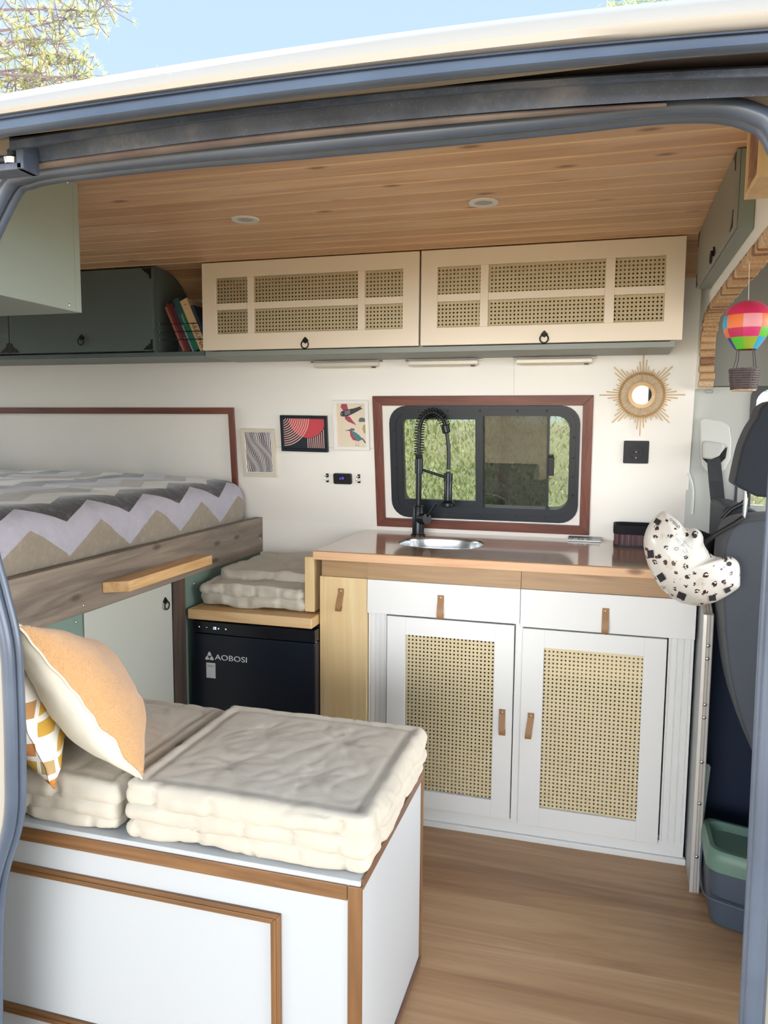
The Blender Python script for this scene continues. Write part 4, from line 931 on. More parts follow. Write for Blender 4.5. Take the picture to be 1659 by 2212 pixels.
# mahogany trim round the window: four mitred boards
def frame4(x0, x1, z0, z1, w_, d, names, skip=()):
    xi0, xi1, zi0, zi1 = x0 + w_, x1 - w_, z0 + w_, z1 - w_; P = {'t': [(x0, z1), (x1, z1), (xi1, zi1), (xi0, zi1)], 'b': [(x0, z0), (x1, z0), (xi1, zi0), (xi0, zi0)], 'l': [(x0, z0), (x0, z1), (xi0, zi1), (xi0, zi0)], 'r': [(x1, z0), (x1, z1), (xi1, zi1), (xi1, zi0)]}
    for k, p in P.items():
        if k in skip: continue
        mb = MB(W); mb.prism(p, lambda a, b: (a, b, .0005), lambda a, b: (a, b, d)); o = mb.build(names, m_walnut if k in 'tb' else m_walnutv, bev=.0012); struct(o)
frame4(-.826, -.053, .877, 1.360, .0335, .012, 'trim_9')
frame4(-2.95, -1.3845, .60, 1.319, .024, .012, 'trim_10', skip=('b',))
# window
t = thing('window_1', 'black sliding van window with rounded corners behind the faucet', 'window', (-.43, 2.74, .92)); t['kind'] = 'structure'
O = rrect(-.766, -.094, .9175, 1.325, .062); I = rrect(-.722, -.128, .964, 1.290, .045)
mb = MB(W)
def lvl(O, I, d0, d1): mb.ring(O, I, lambda a, b: (a, b, d1), lambda a, b: (a, b, d0))
m_win = plain('window_frame_black', '#1b2128', .38)
lvl(O, rrect(-.752, -.108, .931, 1.312, .055), .001, .009); lvl(rrect(-.7525, -.1075, .9305, 1.3125, .055), rrect(-.742, -.117, .941, 1.303, .05), .001, .012); lvl(rrect(-.7425, -.1165, .9405, 1.3035, .05), I, -.04, .007)
mb.build('frame', m_win, t, smooth=40)
mb = MB(W); mb.ring(rect(-.735, -.432, .955, 1.296), rrect(-.716, -.449, .985, 1.277, .03, 6)[:0] or rect(-.716, -.449, .985, 1.277), lambda a, b: (a, b, .004), lambda a, b: (a, b, -.012)); mb.build('sliding_sash', m_win, t)
mb = MB(W); mb.box(-.452, -.425, .955, 1.297, -.012, .0075); mb.box(-.2045, -.197, .957, 1.295, -.03, .001); mb.build('mullion', m_win, t)
mb = MB(W); mb.box(-.198, -.178, 1.085, 1.150, -.004, .012); mb.box(-.198, -.180, 1.150, 1.158, -.004, .007); mb.build('latch', m_black, t, bev=.002)
MB(W).box(-.725, -.440, .975, 1.286, -.008, -.005).build('pane', m_tint1, t); MB(W).box(-.428, -.200, .960, 1.293, -.020, -.016).build('pane', m_tint, t, label='darker tinted pane'); MB(W).box(-.200, -.122, .960, 1.293, -.036, -.032).build('pane', m_tint1, t)
for x, z in ((-.655, 1.307), (-.548, 1.308), (-.434, 1.3085), (-.305, 1.3085), (-.205, 1.308), (-.548, .9355), (-.434, .9355), (-.305, .9355), (-.205, .936), (-.7475, 1.235), (-.7475, 1.17), (-.7475, 1.10), (-.7475, 1.03), (-.1125, 1.22), (-.1125, 1.15), (-.1125, 1.085), (-.1125, 1.02)):
    mb = MB(W); mb.sphere((x, z, .0115), .0038, 10, 6, (1, 1, .5)); mb.build('screw', m_black, t, smooth=180)
# pictures
def picture(name, label, x0, x1, z0, z1, wf, mf, art, rot=0, mat_w=0):
    t = thing(name, label, 'picture', W((x0+x1)/2, z0, 0)); cx, cz = (x0+x1)/2, (z0+z1)/2; c, s_ = math.cos(rot), math.sin(rot)
    tf = lambda a, b, d: W(cx + (a-cx)*c - (b-cz)*s_, cz + (a-cx)*s_ + (b-cz)*c, d)
    mb = MB(tf); mb.ring(rect(x0, x1, z0, z1), rect(x0+wf, x1-wf, z0+wf, z1-wf), lambda a, b: (a, b, .001), lambda a, b: (a, b, .013)); mb.build('frame', mf, t, bev=.001)
    art(tf, t, x0+wf, x1-wf, z0+wf, z1-wf)
    return t, tf
m_frwhite = plain('frame_white', '#e9e6df', .45); m_frcream = plain('frame_light_wood', '#d8cdb9', .5); m_frblack = plain('frame_black', '#16202a', .4)
cols = {k: plain('print_' + k, v, .55) for k, v in dict(black='#1d1820', white='#e9e3e3', red='#c9474f', navy='#15222d', cream='#e3d3bb', pink='#eab6ac', wine='#a8455a', char='#3b3a3d', teal='#4d7d82', olive='#b89c58', grey='#5f6b68').items()}
def paper(tf, t, x0, x1, z0, z1, m, nm='print'):
    mb = MB(tf); mb.box(x0, x1, z0, z1, .004, .006); return mb.build(nm, m, t)
def zebra(tf, t, x0, x1, z0, z1):
    o = paper(tf, t, x0, x1, z0, z1, cols['white'])
    mb = MB(tf); n = 19; xa0, xa1, za0, za1 = x0 + .002, x1 - .006, z0 + .004, z1 - .002
    def xx(k, s_):     # s_ from 0 bottom to 1 top
        base = k / n
        return xa0 + (xa1 - xa0) * min(1, max(0, base + .16 * math.sin(s_ * 5.2 + .4) * (1 - abs(base - .5)) + .05 * math.sin(s_ * 9 + k * .3) - .10 * (s_ - .5)))
    for k in range(-3, n + 4):
        L_ = [(xx(k, i / 24), xx(k + .46 + .12 * math.sin(i / 4 + k), i / 24), za0 + (za1 - za0) * i / 24) for i in range(25)]
        for a, b in zip(L_[:-1], L_[1:]):
            if a[1] - a[0] < .0002 and b[1] - b[0] < .0002: continue
            mb.add([(a[0], a[2], .0064), (a[1], a[2], .0064), (b[1], b[2], .0064), (b[0], b[2], .0064)], [(0, 1, 2, 3)])
    mb.build('stripe_pattern', cols['black'], o)
picture('framed_picture', 'small cream-framed picture of wavy black and white zebra stripes, leftmost of the three', -1.361, -1.222, 1.056, 1.239, .012, m_frcream, zebra)
def arcs(tf, t, x0, x1, z0, z1):
    o = paper(tf, t, x0, x1, z0, z1, cols['navy']); W_, H_ = x1 - x0, z1 - z0
    def clip(P):    # clip polygon to the paper
        def cl(P, f, g):
            o_ = []
            for i, a in enumerate(P):
                b = P[(i + 1) % len(P)]; fa, fb = f(a), f(b)
                if fa >= 0: o_.append(a)
                if fa * fb < 0: k = fa / (fa - fb); o_.append((a[0] + (b[0]-a[0])*k, a[1] + (b[1]-a[1])*k))
            return o_
        for f in (lambda p: p[0]-x0, lambda p: x1-p[0], lambda p: p[1]-z0, lambda p: z1-p[1]): P = cl(P, f, None)
        return P
    ccx, ccz, R_ = x0 + W_ * .58, z1 + .002, H_ * .66
    mb = MB(tf); P = clip([(ccx + R_*math.cos(a*PI/24), ccz + R_*math.sin(a*PI/24)) for a in range(48)]); mb.add([(a, b, .0063) for a, b in P], [list(range(len(P)))]); mb.build('red_disc', cols['red'], o)
    mb = MB(tf); ox, oz = x0 - .006, z1 + .006
    for k in range(12):
        r0 = .016 + k * .0083; r1 = r0 + .0036 
        Po = [(ox + r1*math.cos(-PI/2*j/16), oz + r1*math.sin(-PI/2*j/16)) for j in range(17)]; Pi_ = [(ox + r0*math.cos(-PI/2*j/16), oz + r0*math.sin(-PI/2*j/16)) for j in range(17)]
        for j in range(16):
            P = clip([Pi_[j], Po[j], Po[j+1], Pi_[j+1]])
            if len(P) > 2: mb.add([(a, b, .0067) for a, b in P], [list(range(len(P)))])
    for k in range(9):
        xa = x0 + W_ * .57 + k * W_ * .048; zt = ccz - math.sqrt(max(0, R_**2 - (xa - ccx)**2)) - .001
        mb.add([(xa, z0 + .003, .0067), (xa + .0032, z0 + .003, .0067), (xa + .0032, zt, .0067), (xa, zt, .0067)], [(0, 1, 2, 3)])
    mb.build('line_pattern', cols['pink'], o)
picture('framed_picture', 'black-framed abstract picture with a red disc and pale concentric arcs, middle of the three', -1.194, -1.006, 1.155, 1.290, .011, m_frblack, arcs, -.012)
def birds(tf, t, x0, x1, z0, z1):
    o = paper(tf, t, x0, x1, z0, z1, cols['cream']); W_, H_ = x1 - x0, z1 - z0
    def pg(nm, m, P, d=.0063):
        mb = MB(tf); mb.add([(x0 + a * W_, z0 + b * H_, d) for a, b in P], [list(range(len(P)))]); return mb.build(nm, m, o)
    pg('bird_wing', cols['wine'], [(.20, .999), (.38, .999), (.42, .86), (.24, .84), (.16, .92)]); pg('bird_wing', cols['wine'], [(.28, .72), (.46, .70), (.54, .62), (.68, .50), (.40, .58), (.30, .64)])
    pg('bird_body', cols['char'], [(.14, .77), (.18, .82), (.34, .86), (.60, .89), (.90, .95), (.84, .91), (.92, .89), (.62, .78), (.40, .71), (.20, .70), (.14, .73)], .0066)
    pg('bird_body', cols['teal'], [(.46, .38), (.62, .34), (.76, .27), (.88, .17), (.72, .12), (.60, .16), (.50, .26)], .0066); pg('bird_breast', cols['wine'], [(.44, .36), (.50, .37), (.56, .24), (.70, .13), (.54, .15), (.46, .24)], .0069)
    pg('bird_head', cols['grey'], [(.26, .37), (.44, .40), (.50, .43), (.60, .42), (.62, .38), (.50, .36)], .0066); pg('bird_tail', cols['char'], [(.84, .20), (.88, .20), (.999, .08), (.94, .09)], .0069)
    pg('owl_head', cols['grey'], [(.76, .60), (.80, .67), (.90, .68), (.999, .65), (.999, .58), (.78, .575)], .0066); pg('owl_body', cols['olive'], [(.999, .53), (.92, .50), (.88, .42), (.92, .33), (.999, .29)], .0066)
    mb = MB(tf)
    for a in (.64, .72): mb.box(x0 + a*W_, x0 + (a + .008)*W_, z0 + .02*H_, z0 + .13*H_, .0062, .0064); mb.box(x0 + (a - .03)*W_, x0 + (a + .04)*W_, z0 + .02*H_, z0 + .028*H_, .0062, .0064)
    mb.build('bird_legs', cols['grey'], o)
    mb = MB(tf)
    for i in range(4):
        for j in range(4): a, b = .30 + i*.05, .74 + j*.025 + i*.008; mb.box(x0 + a*W_, x0 + (a+.025)*W_, z0 + b*H_, z0 + (b+.010)*H_, .0067, .0069)
    mb.box(x0 + .17*W_, x0 + .20*W_, z0 + .755*H_, z0 + .77*H_, .0067, .0069); mb.build('bird_spots', cols['white'], o)
picture('framed_picture', 'white-framed picture of stylised birds on cream paper, rightmost of the three', -.9815, -.8435, 1.164, 1.346, .013, m_frwhite, birds)
# heater display
t = thing('wall_thermostat', 'small black wall thermostat with a glowing blue digit between two metal hooks', 'thermostat', W(-.955, 1.035))
mb = MB(W); mb.prism(rrect(-.991, -.919, 1.035, 1.075, .006), lambda a, b: (a, b, .001), lambda a, b: (a, b, .014)); mb.build('housing', m_black, t, bev=.002)
m_blue = plain('blue_digit', '#3a4cff', .5); m_blue.node_tree.nodes['Principled BSDF'].inputs['Emission Color'].default_value = (.08, .1, 1, 1); m_blue.node_tree.nodes['Principled BSDF'].inputs['Emission Strength'].default_value = 2.5
mb = MB(W); mb.box(-.958, -.950, 1.0605, 1.0615, .0142, .0146); mb.box(-.951, -.9498, 1.055, 1.0615, .0142, .0146); mb.box(-.958, -.950, 1.055, 1.056, .0142, .0146); mb.box(-.965, -.9615, 1.0545, 1.0575, .0142, .0146); mb.build('digit', m_blue, t)
for x, lb in ((-1.018, 'small metal hook on the wall left of the thermostat'), (-.892, 'small metal hook on the wall right of the thermostat')):
    t = thing('wall_hook', lb, 'hook', W(x, 1.04), 'metal hooks beside the thermostat'); mb = MB(W)
    mb.box(x - .0045, x + .0045, 1.058, 1.072, .001, .006); mb.box(x - .0045, x + .0045, 1.040, 1.046, .001, .008); mb.build('plate', m_iron, t)
    MB(W).tube([(x, 1.066, .004), (x - .006, 1.062, .012), (x - .007, 1.053, .014), (x, 1.048, .012), (x + .006, 1.052, .010)], .0028, 8).build('hook', m_steel, t, smooth=60)
# sunburst mirror
MX, MZ = .0995, 1.360
t = thing('sunburst_mirror', 'round wall mirror with a sunburst rim of thin rattan sticks', 'mirror', W(MX, MZ))
m_rat = fabric('rattan', '#c3a377', '#dcc29a', 40, .2, .6, 300, 0)
mb = MB(W)
def cring(r, n=48): return [(MX + r*math.cos(2*PI*k/n), MZ + r*math.sin(2*PI*k/n)) for k in range(n)]
mb.ring(cring(.0425), cring(.031), lambda a, b: (a, b, .004), lambda a, b: (a, b, .013)); mb.build('wooden_ring', m_pine, t, bev=.001)
MIRC = (MX, MZ); mb = MB(W); P = cring(.0315); mb.prism(P, lambda a, b: (a, b, .006), lambda a, b: (a, b, .009)); mb.build('mirror_glass', plain('mirror_silver', '#f4f4f4', .01, 1), t)
NS = 64; LEN = [.134, .113, .096, .080, .087, .097, .108, .125]
for k in range(NS):
    a = PI / 2 - 2 * PI * k / NS; q = k % 8; 
    L_ = {0: .134, 1: .113, 2: .093, 3: .082, 4: .088 + 0, 5: .082, 6: .093, 7: .113}[q] if (k // 8) % 2 == 0 or q == 0 else {1: .108, 2: .092, 3: .082, 4: .088, 5: .082, 6: .092, 7: .108}[q]
    L_ -= .006 if q == 0 and (k // 8) % 2 else 0
    MB(W).tube([(MX + .040*math.cos(a), MZ + .040*math.sin(a), .006), (MX + L_*math.cos(a), MZ + L_*math.sin(a), .006)], .0019, 6).build('stick', m_rat, t, smooth=60)
mb = MB(W); mb.tube([(MX + (.0685 + .0022*math.cos(k*PI/2*1.5))*math.cos(2*PI*k/256), MZ + (.0685 + .0022*math.cos(k*PI/2*1.5))*math.sin(2*PI*k/256), .0085 + .0018*math.sin(k*PI/2*1.5)) for k in range(256)], .0022, 6, True); mb.tube([(MX + .073*math.cos(2*PI*k/64), MZ + .073*math.sin(2*PI*k/64), .009) for k in range(64)], .0014, 6, True); mb.build('woven_binding', fabric('rattan_weave', '#b98f55', '#d3ad72', 60, .2, .6, 300, 0), t, smooth=60)
# wall socket
t = thing('wall_socket', 'square black wall power socket below the sunburst mirror', 'socket', W(.09, 1.135))
mb = MB(W); mb.prism(rrect(.050, .131, 1.133, 1.209, .004), lambda a, b: (a, b, .001), lambda a, b: (a, b, .007)); mb.build('cover_frame', plain('socket_black', '#23252b', .35), t, bev=.002)
sc = (.0905, 1.171); f_ = lambda r, n=32: [(sc[0] + r*math.cos(2*PI*k/n), sc[1] + r*math.sin(2*PI*k/n)) for k in range(n)]
mb = MB(W); mb.ring(rect(.0635, .1175, 1.1440, 1.1980)[:], rect(.0642, .1168, 1.1447, 1.1973), lambda a, b: (a, b, .0071), lambda a, b: (a, b, .0078)); mb.ring(f_(.0225), f_(.0205), lambda a, b: (a, b, .007), lambda a, b: (a, b, .0105)); mb.build('insert', plain('socket_black_2', '#1b1d24', .3), t)
mb = MB(W)
for a, b, r in ((-.0095, .001, .0028), (.0095, .001, .0028)): mb.lathe([(0, .0), (r, 0)], (sc[0] + a, sc[1] + b, .0074), n=14)
mb.build('pin_hole', m_dark, t); mb = MB(W); mb.sphere((sc[0], sc[1] + .001, .0085), .0028, 10, 6); mb.box(sc[0] - .0015, sc[0] + .0015, sc[1] - .021, sc[1] - .016, .0075, .0095); mb.build('earth_contact', m_steel, t)
# ------------------------------------------------------------------ on the dividing wall (right)
t = thing('wall_cabinet', 'grey-green overhead cabinet fixed above the cab arch at the right end of the ceiling', 'cabinet', (.245, 2.05, 1.64))
cb = 1.642; y0_, y1_ = 1.722, 2.40
MB().box(.231, .2615, y0_, y1_, cb, 1.797).build('body', plain('cab_cabinet_green', '#7b857b', .4), t, bev=.001)
o = MB().box(.2225, .2305, y0_ - .001, y1_, cb + .002, 1.797).build('door', plain('cab_cabinet_door', '#84857a', .4), t, bev=.001)
q = at(1543, 545, 0, .222); ringpull(o, (.2222, q.y, q.z), (-1, 0, 0))
for cz, sz in ((cb + .004, 1), (1.792, -1)):
    for (yy, sy) in ((y0_ + .002, 1), (y1_ - .004, -1)):
        P = [(0, 0), (.036, 0), (.028, .007), (.018, .012), (.009, .022), (.007, .034), (0, .036)]
        MB().prism([(yy + a * sy, cz + b * sz) for a, b in P], lambda a, b: (.2215, a, b), lambda a, b: (.2228, a, b)).build('corner_ornament', m_iron, o)
t = thing('wooden_wall_box', 'deep light wood box frame with a brown map-like picture, high on the cab dividing wall', 'box frame', (.235, 1.47, 1.64))
fx, fy0, fy1, fz0, fz1 = .214, 1.405, 1.535, 1.648, 1.792
mb = MB(); R0 = rect(fy0, fy1, fz0, fz1); R1 = rect(fy0 + .009, fy1 - .009, fz0 + .009, fz1 - .009); mb.ring(R0, R1, lambda a, b: (fx, a, b), lambda a, b: (.2615, a, b)); mb.build('frame', m_pinev, t, bev=.001)
mm = Mt('brown_map', (1, 1, 1, 1), .5); mm.xyz(); mm.col(mm.ramp(mm.noise(mm.obj, 22, 5, .7, 1), [(.35, '#6d4a3f'), (.5, '#936a58'), (.62, '#b08a74'), (.66, '#cdb49c')])); MB().box(fx + .004, fx + .008, fy0 + .008, fy1 - .008, fz0 + .008, fz1 - .008).build('map_picture', mm.m, t)
# hot-air balloon ornament
bp = at(1618, 575, 0, .268); BYY = bp.y; bc = at(1614, 703, 1, BYY); sc_ = BYY * 1.0 / FPX * 1.03
t = thing('hot_air_balloon_ornament', 'little patchwork hot-air balloon with a dark wicker basket hanging from the arch', 'ornament', (bc.x, BYY, bc.z - .1))
R_ = 42.5 * sc_
prof = [(0, 1.08), (.30, 1.05), (.58, .93), (.80, .74), (.94, .48), (1.0, .18), (.98, -.10), (.90, -.36), (.76, -.62), (.60, -.86), (.47, -1.04), (.43, -1.06)]
bm_ = [plain('balloon_' + k, c, .45, Sheen_Weight=.1) for k, c in (('crimson', '#d42a5c'), ('rose', '#f2a3ac'), ('orange', '#ee7d3f'), ('olive', '#7fa544'), ('magenta', '#d83a78'), ('green', '#5fc238'), ('berry', '#c4305c'), ('skyblue', '#22a4d2'), ('navy', '#27408c'), ('bluegrey', '#6fa4bd'), ('lime', '#9db53a'))]
mb = MB(); n = 40; V = []; F = []; Mi = []
pr = smoothpath([(a, 0, b) for a, b in prof], 4); pr = [(max(0, p.x), p.z) for p in pr]
for r, h in pr:
    for k in range(n): V.append((bc.x + R_*r*math.cos(2*PI*k/n), BYY + R_*r*math.sin(2*PI*k/n), bc.z + R_*h))
rowc = {0: [1, 2, 3, 9, 5, 4, 7, 2], 1: [4, 5, 6, 8, 1, 10, 2, 6], 2: [10, 7, 6, 4, 3, 2, 8, 5]}
for i in range(len(pr) - 1):
    h = (pr[i][1] + pr[i+1][1]) / 2
    for k in range(n):
        F.append((i*n+k, i*n+(k+1) % n, (i+1)*n+(k+1) % n, (i+1)*n+k)); sec2 = int(((k + 12) % n) / n * 8)
        Mi.append(0 if h > .38 else rowc[0 if h > -.16 else (1 if h > -.58 else 2)][sec2])
mb.v = V; mb.f = F; mb.m = Mi; mb.build('envelope', bm_, t, smooth=180)
bz = bc.z - R_ * 1.95
m_wick = fabric('dark_wicker', '#3b3236', '#6c5d5c', 60, .6, .6, 500, 0)
mb = MB()
for j in range(9):
    rr = R_ * (.60 - .012 * j) ; mb.tube([(bc.x + (rr + (.0012 if (k + j) % 2 else -.0012))*math.cos(2*PI*k/20), BYY + (rr + (.0012 if (k + j) % 2 else -.0012))*math.sin(2*PI*k/20), bz - j*R_*.105) for k in range(20)], R_*.055, 6, True)
for k in range(10): mb.tube([(bc.x + R_*.6*math.cos(PI*k/5), BYY + R_*.6*math.sin(PI*k/5), bz + .003), (bc.x + R_*.5*math.cos(PI*k/5), BYY + R_*.5*math.sin(PI*k/5), bz - R_*.86)], R_*.045, 6)
mb.build('basket', m_wick, t, smooth=60)
MB().lathe([(0, 0), (R_*.52, 0), (R_*.52, -.0022), (0, -.0022)], (bc.x, BYY, bz - R_*.88), n=24).build('basket_base', m_pine, t)
for k in range(4):
    a = PI * k / 2 + .5; MB().tube([(bc.x + R_*.44*math.cos(a), BYY + R_*.44*math.sin(a), bc.z - R_*1.03), (bc.x + R_*.50*math.cos(a) + .001, BYY + R_*.5*math.sin(a), bc.z - R_*1.5), (bc.x + R_*.58*math.cos(a), BYY + R_*.58*math.sin(a), bz + .004)], .0009, 5).build('rope', plain('rope_grey', '#4d4a50', .8), t)
MB().tube([(bc.x, BYY, bc.z + R_*1.06), (.268, BYY, 1.598)], .0006, 5).build('hanging_thread', plain('thread_white', '#e6e2da', .8), t)

# ------------------------------------------------------------------ cab: seats, dark backdrop for the shaded void, straps
m_seat = fabric('seat_fabric', '#3f444c', '#50555d', 5, .2, .85, 600, .1); m_seatd = fabric('dark_knit', '#1f242c', '#2a3039', 5, .2, .9, 600, .1)
def slab(px, yface, ynear, name, m, par=None, bev=.02):
    P = [at(u, v, 1, yface) for u, v in px]; P = [(p.x, p.z) for p in P]
    mb = MB(); mb.prism(P, lambda a, b: (a, ynear, b), lambda a, b: (a, yface, b)); o = mb.build(name, m, par, smooth=40)
    md_ = o.modifiers.new('bevel', 'BEVEL'); md_.width = bev; md_.segments = 4; md_.limit_method = 'ANGLE'; md_.angle_limit = math.radians(35); return o
t = thing('cab_seat', 'large dark grey cab seat with a black covered headrest at the right edge', 'seat', (.5, 2.0, 0))
BKP = smoothpath([(u, v, 0) for u, v in ((1541, 1250), (1542, 1185), (1549, 1145), (1566, 1118), (1610, 1107), (1700, 1103), (1800, 1110), (1830, 1500), (1800, 1700))], 4) + [Vector((1740, 1722, 0))] + smoothpath([(u, v, 0) for u, v in ((1665, 1718), (1655, 1700), (1637, 1650), (1600, 1565), (1570, 1480), (1553, 1400), (1545, 1330))], 3)
slab([(p.x, p.y) for p in BKP], 2.225, 2.035, 'backrest', m_seat, t, .045)
HR = smoothpath([(u, v, 0) for u, v in ((1572, 1040), (1580, 1000), (1590, 960), (1605, 925), (1619, 903), (1625, 886), (1640, 872), (1665, 867), (1740, 867), (1790, 900), (1800, 1000))], 3) + [Vector((1790, 1072, 0)), Vector((1659, 1076, 0)), Vector((1652, 1068, 0)), Vector((1620, 1066, 0)), Vector((1590, 1051, 0))]
slab([(p.x, p.y) for p in HR], 2.17, 2.06, 'headrest', m_seatd, t, .02)
for u in (1612, 1690): a = at(u, 1060, 1, 2.12); MB().tube([(a.x, 2.12, a.z + .02), (a.x, 2.12, a.z - .07)], .006, 12).build('headrest_post', m_steel, t, smooth=60)
MB().box(.60, 1.05, 1.72, 2.26, .28, .42).build('seat_pad', m_seat, t, bev=.04); MB().box(.62, 1.0, 1.76, 2.2, 0, .28).build('pedestal', m_dark, t, bev=.01)
t = thing('cab_seat', 'second dark cab seat top farther back beneath the seat belt', 'seat', (.5, 2.5, 0))
slab([(1534, 1080), (1545, 1074), (1575, 1078), (1604, 1088), (1625, 1110), (1700, 1115), (1700, 1500), (1560, 1500), (1540, 1250), (1530, 1170)], 2.62, 2.32, 'backrest', plain('seat_black_blue', '#252f3a', .6), t, .02)
MB().box(.42, 1.0, 2.3, 2.68, 0, .70).build('pedestal', m_dark, t, bev=.01)
mb = MB(); m_shade = fabric('shade_navy', '#0e1c36', '#16243d', 5, .2, .8, 500, 0)  # added dark sheet: shade of the void beside the seat, put into colour
mb.grid(lambda i, j: (.279 + i * .7, 2.262 + .010 * math.sin(i * 22) , .0 + j * .90), 60, 4); mb.grid(lambda i, j: (.279 + i * .7, 2.266 + .010 * math.sin(i * 22), .90 - j * .90), 60, 4)
tag(mb.build('shade_backdrop', m_shade, smooth=180), 'added dark navy sheet standing for the shaded void behind riveted profile and green-lidded bin', 'backdrop')
mb = MB(); mb.tube([at(u, v, 1, yy) for u, v, yy in ((1518, 1176, 2.02), (1545, 1155, 2.01), (1585, 1132, 2.01), (1605, 1118, 2.02))], .006, 8); tag(mb.build('belt_strap', plain('strap_black', '#14161a', .6), smooth=60), 'thin black strap running from the helmet up to the cab seat', 'strap')
mb = MB(); mb.tube([at(u, v, 1, 2.25) for u, v in ((1560, 1122), (1580, 1100), (1604, 1088), (1612, 1080))], .007, 8); tag(mb.build('seat_lever', plain('lever_black', '#1b2024', .35), smooth=60), 'black curved lever above the shoulder of the cab seat', 'lever')
a = at(1502, 1178, 1, 2.50)
mb = MB(); mb.rbox((a.x - .035, a.x + .055, 2.44, 2.54, .863, .935), .03, .01, lambda P, n: P + n * (noise.noise(P * 28) * .018)); tag(mb.build('black_pouch', fabric('black_nylon', '#121218', '#22222a', 20, .4, .6, 300, 0), smooth=180, weld=.0003), 'crumpled black pouch behind the leopard helmet on the worktop', 'pouch')

# ------------------------------------------------------------------ helmet hanging at the end of the worktop
OUT = [(1433, 1104), (1448, 1111), (1466, 1125), (1474, 1135), (1485, 1140), (1501, 1141), (1512, 1147), (1519, 1159), (1520, 1173), (1526, 1185), (1535, 1196), (1546, 1202), (1560, 1203), (1576, 1202), (1589, 1208), (1597, 1219), (1599, 1234), (1599, 1254), (1597, 1268), (1582, 1280), (1566, 1290), (1549, 1299), (1531, 1305), (1508, 1309), (1483, 1305), (1468, 1301), (1447, 1288), (1427, 1269), (1412, 1246), (1400, 1221), (1393, 1196), (1390, 1173), (1394, 1149), (1406, 1126), (1420, 1112)]
HYF = 1.985; pc = Vector((1482, 1232, 0)); ol = smoothpath([(u, v, 0) for u, v in OUT], 4, True); HH = .085
def hsurf(u, v, lift=0):
    d_ = Vector((u, v, 0)) - pc; L_ = d_.length
    if L_ < 1e-6: s_ = 0
    else:
        an = math.atan2(d_.y, d_.x); best = None
        for i in range(len(ol)):
            q0, q1 = ol[i] - pc, ol[(i+1) % len(ol)] - pc; a0, a1 = math.atan2(q0.y, q0.x), math.atan2(q1.y, q1.x); da = (a1 - a0 + PI) % (2*PI) - PI; db = (an - a0 + PI) % (2*PI) - PI
            if abs(da) > 1e-9 and 0 <= db / da <= 1.0001: best = (q0.lerp(q1, db / da)).length; break
        s_ = min(1, L_ / (best or 100))
    p = at(u, v, 1, HYF); h = HH * math.sqrt(max(0, 1 - s_ ** 2.6)); p = CAM + (p - CAM) * 1.0; p.y -= h + lift
    # keep the drawn outline true: move toward the viewer along the line of sight
    r = ray(u, v); return CAM + r * ((HYF - h - lift) / r.y)
m_leo = Mt('leopard_shell', (1, 1, 1, 1), .35); m_leo.b.inputs['Coat Weight'].default_value = .4; X_, Y_, Z_ = m_leo.xyz()
vf = m_leo.n('ShaderNodeTexVoronoi'); vf.inputs['Scale'].default_value = 1; m_leo.l(m_leo.vec(X_ * 150, Y_ * 20, Z_ * 150), vf.inputs['Vector']); df = E_(m_leo.nt, vf.outputs['Distance'])
vo = m_leo.n('ShaderNodeTexVoronoi'); vo.inputs['Scale'].default_value = 1; vo.inputs['Randomness'].default_value = .55; nd = m_leo.noise(m_leo.obj, 90, 2)
vv_ = m_leo.vec(X_ * 47 + nd * .5, 0.5, Z_ * 47 + nd * .5); m_leo.l(vv_, vo.inputs['Vector']); dv = E_(m_leo.nt, vo.outputs['Distance'])
nb = m_leo.noise(m_leo.obj, 210, 2, .6)
rng = (dv.lt(.30)) * (df.lt(.62)); dirt = m_leo.noise(m_leo.obj, 22, 4, .7)
c = m_leo.mix((dirt.gt(.6)) * .35, '#dcd7cf', '#bda98f'); c = m_leo.mix(rng, c, m_leo.mix(dirt, '#21141a', '#4f2e2e')); m_leo.col(c)
t = thing('helmet', 'white skate helmet with small leopard spots hanging at the right end of the worktop', 'helmet', tuple(at(1490, 1305, 1, 1.98)))
mb = MB(); n = len(ol); NR = 22; V = []; F = []
for j in range(NR + 1):
    s_ = math.sin(PI / 2 * j / NR)
    for k in range(n): q = pc.lerp(ol[k], s_); h = HH * math.sqrt(max(0, 1 - s_ ** 2.6)); r = ray(q.x, q.y); V.append(CAM + r * ((HYF - h) / r.y))
for j in range(NR):
    for k in range(n): F.append((j*n+k, j*n+(k+1) % n, (j+1)*n+(k+1) % n, (j+1)*n+k))
# turned-in rim and inner shell
for sc2, dy in ((.985, .004), (.95, .002), (.90, -.02), (.6, -.055), (.02, -.068)):
    for k in range(n): q = pc.lerp(ol[k], sc2); r = ray(q.x, q.y); V.append(CAM + r * ((HYF + dy) / r.y))
for j in range(NR, NR + 5):
    for k in range(n): F.append((j*n+k, j*n+(k+1) % n, (j+1)*n+(k+1) % n, (j+1)*n+k))
mb.add(V, F); hs = mb.build('shell', m_leo.m, t, smooth=180)
cp = lambda a, b: (1300 + a / 5.184, 1080 + b / 5.184)
def patch(name, P, m, lift, par=hs, thick=.001):
    mb = MB(); k = len(P); A = [hsurf(u, v, lift) for u, v in P]; B_ = [hsurf(u, v, lift - thick * 2) for u, v in P]; cu = sum(p[0] for p in P)/k; cv_ = sum(p[1] for p in P)/k
    mb.add(A + B_ + [hsurf(cu, cv_, lift)], [(i, (i+1) % k, 2*k) for i in range(k)] + [(i, k+i, k+(i+1) % k, (i+1) % k) for i in range(k)]); return mb.build(name, m, par)
m_vent = plain('vent_dark', '#26272b', .8)
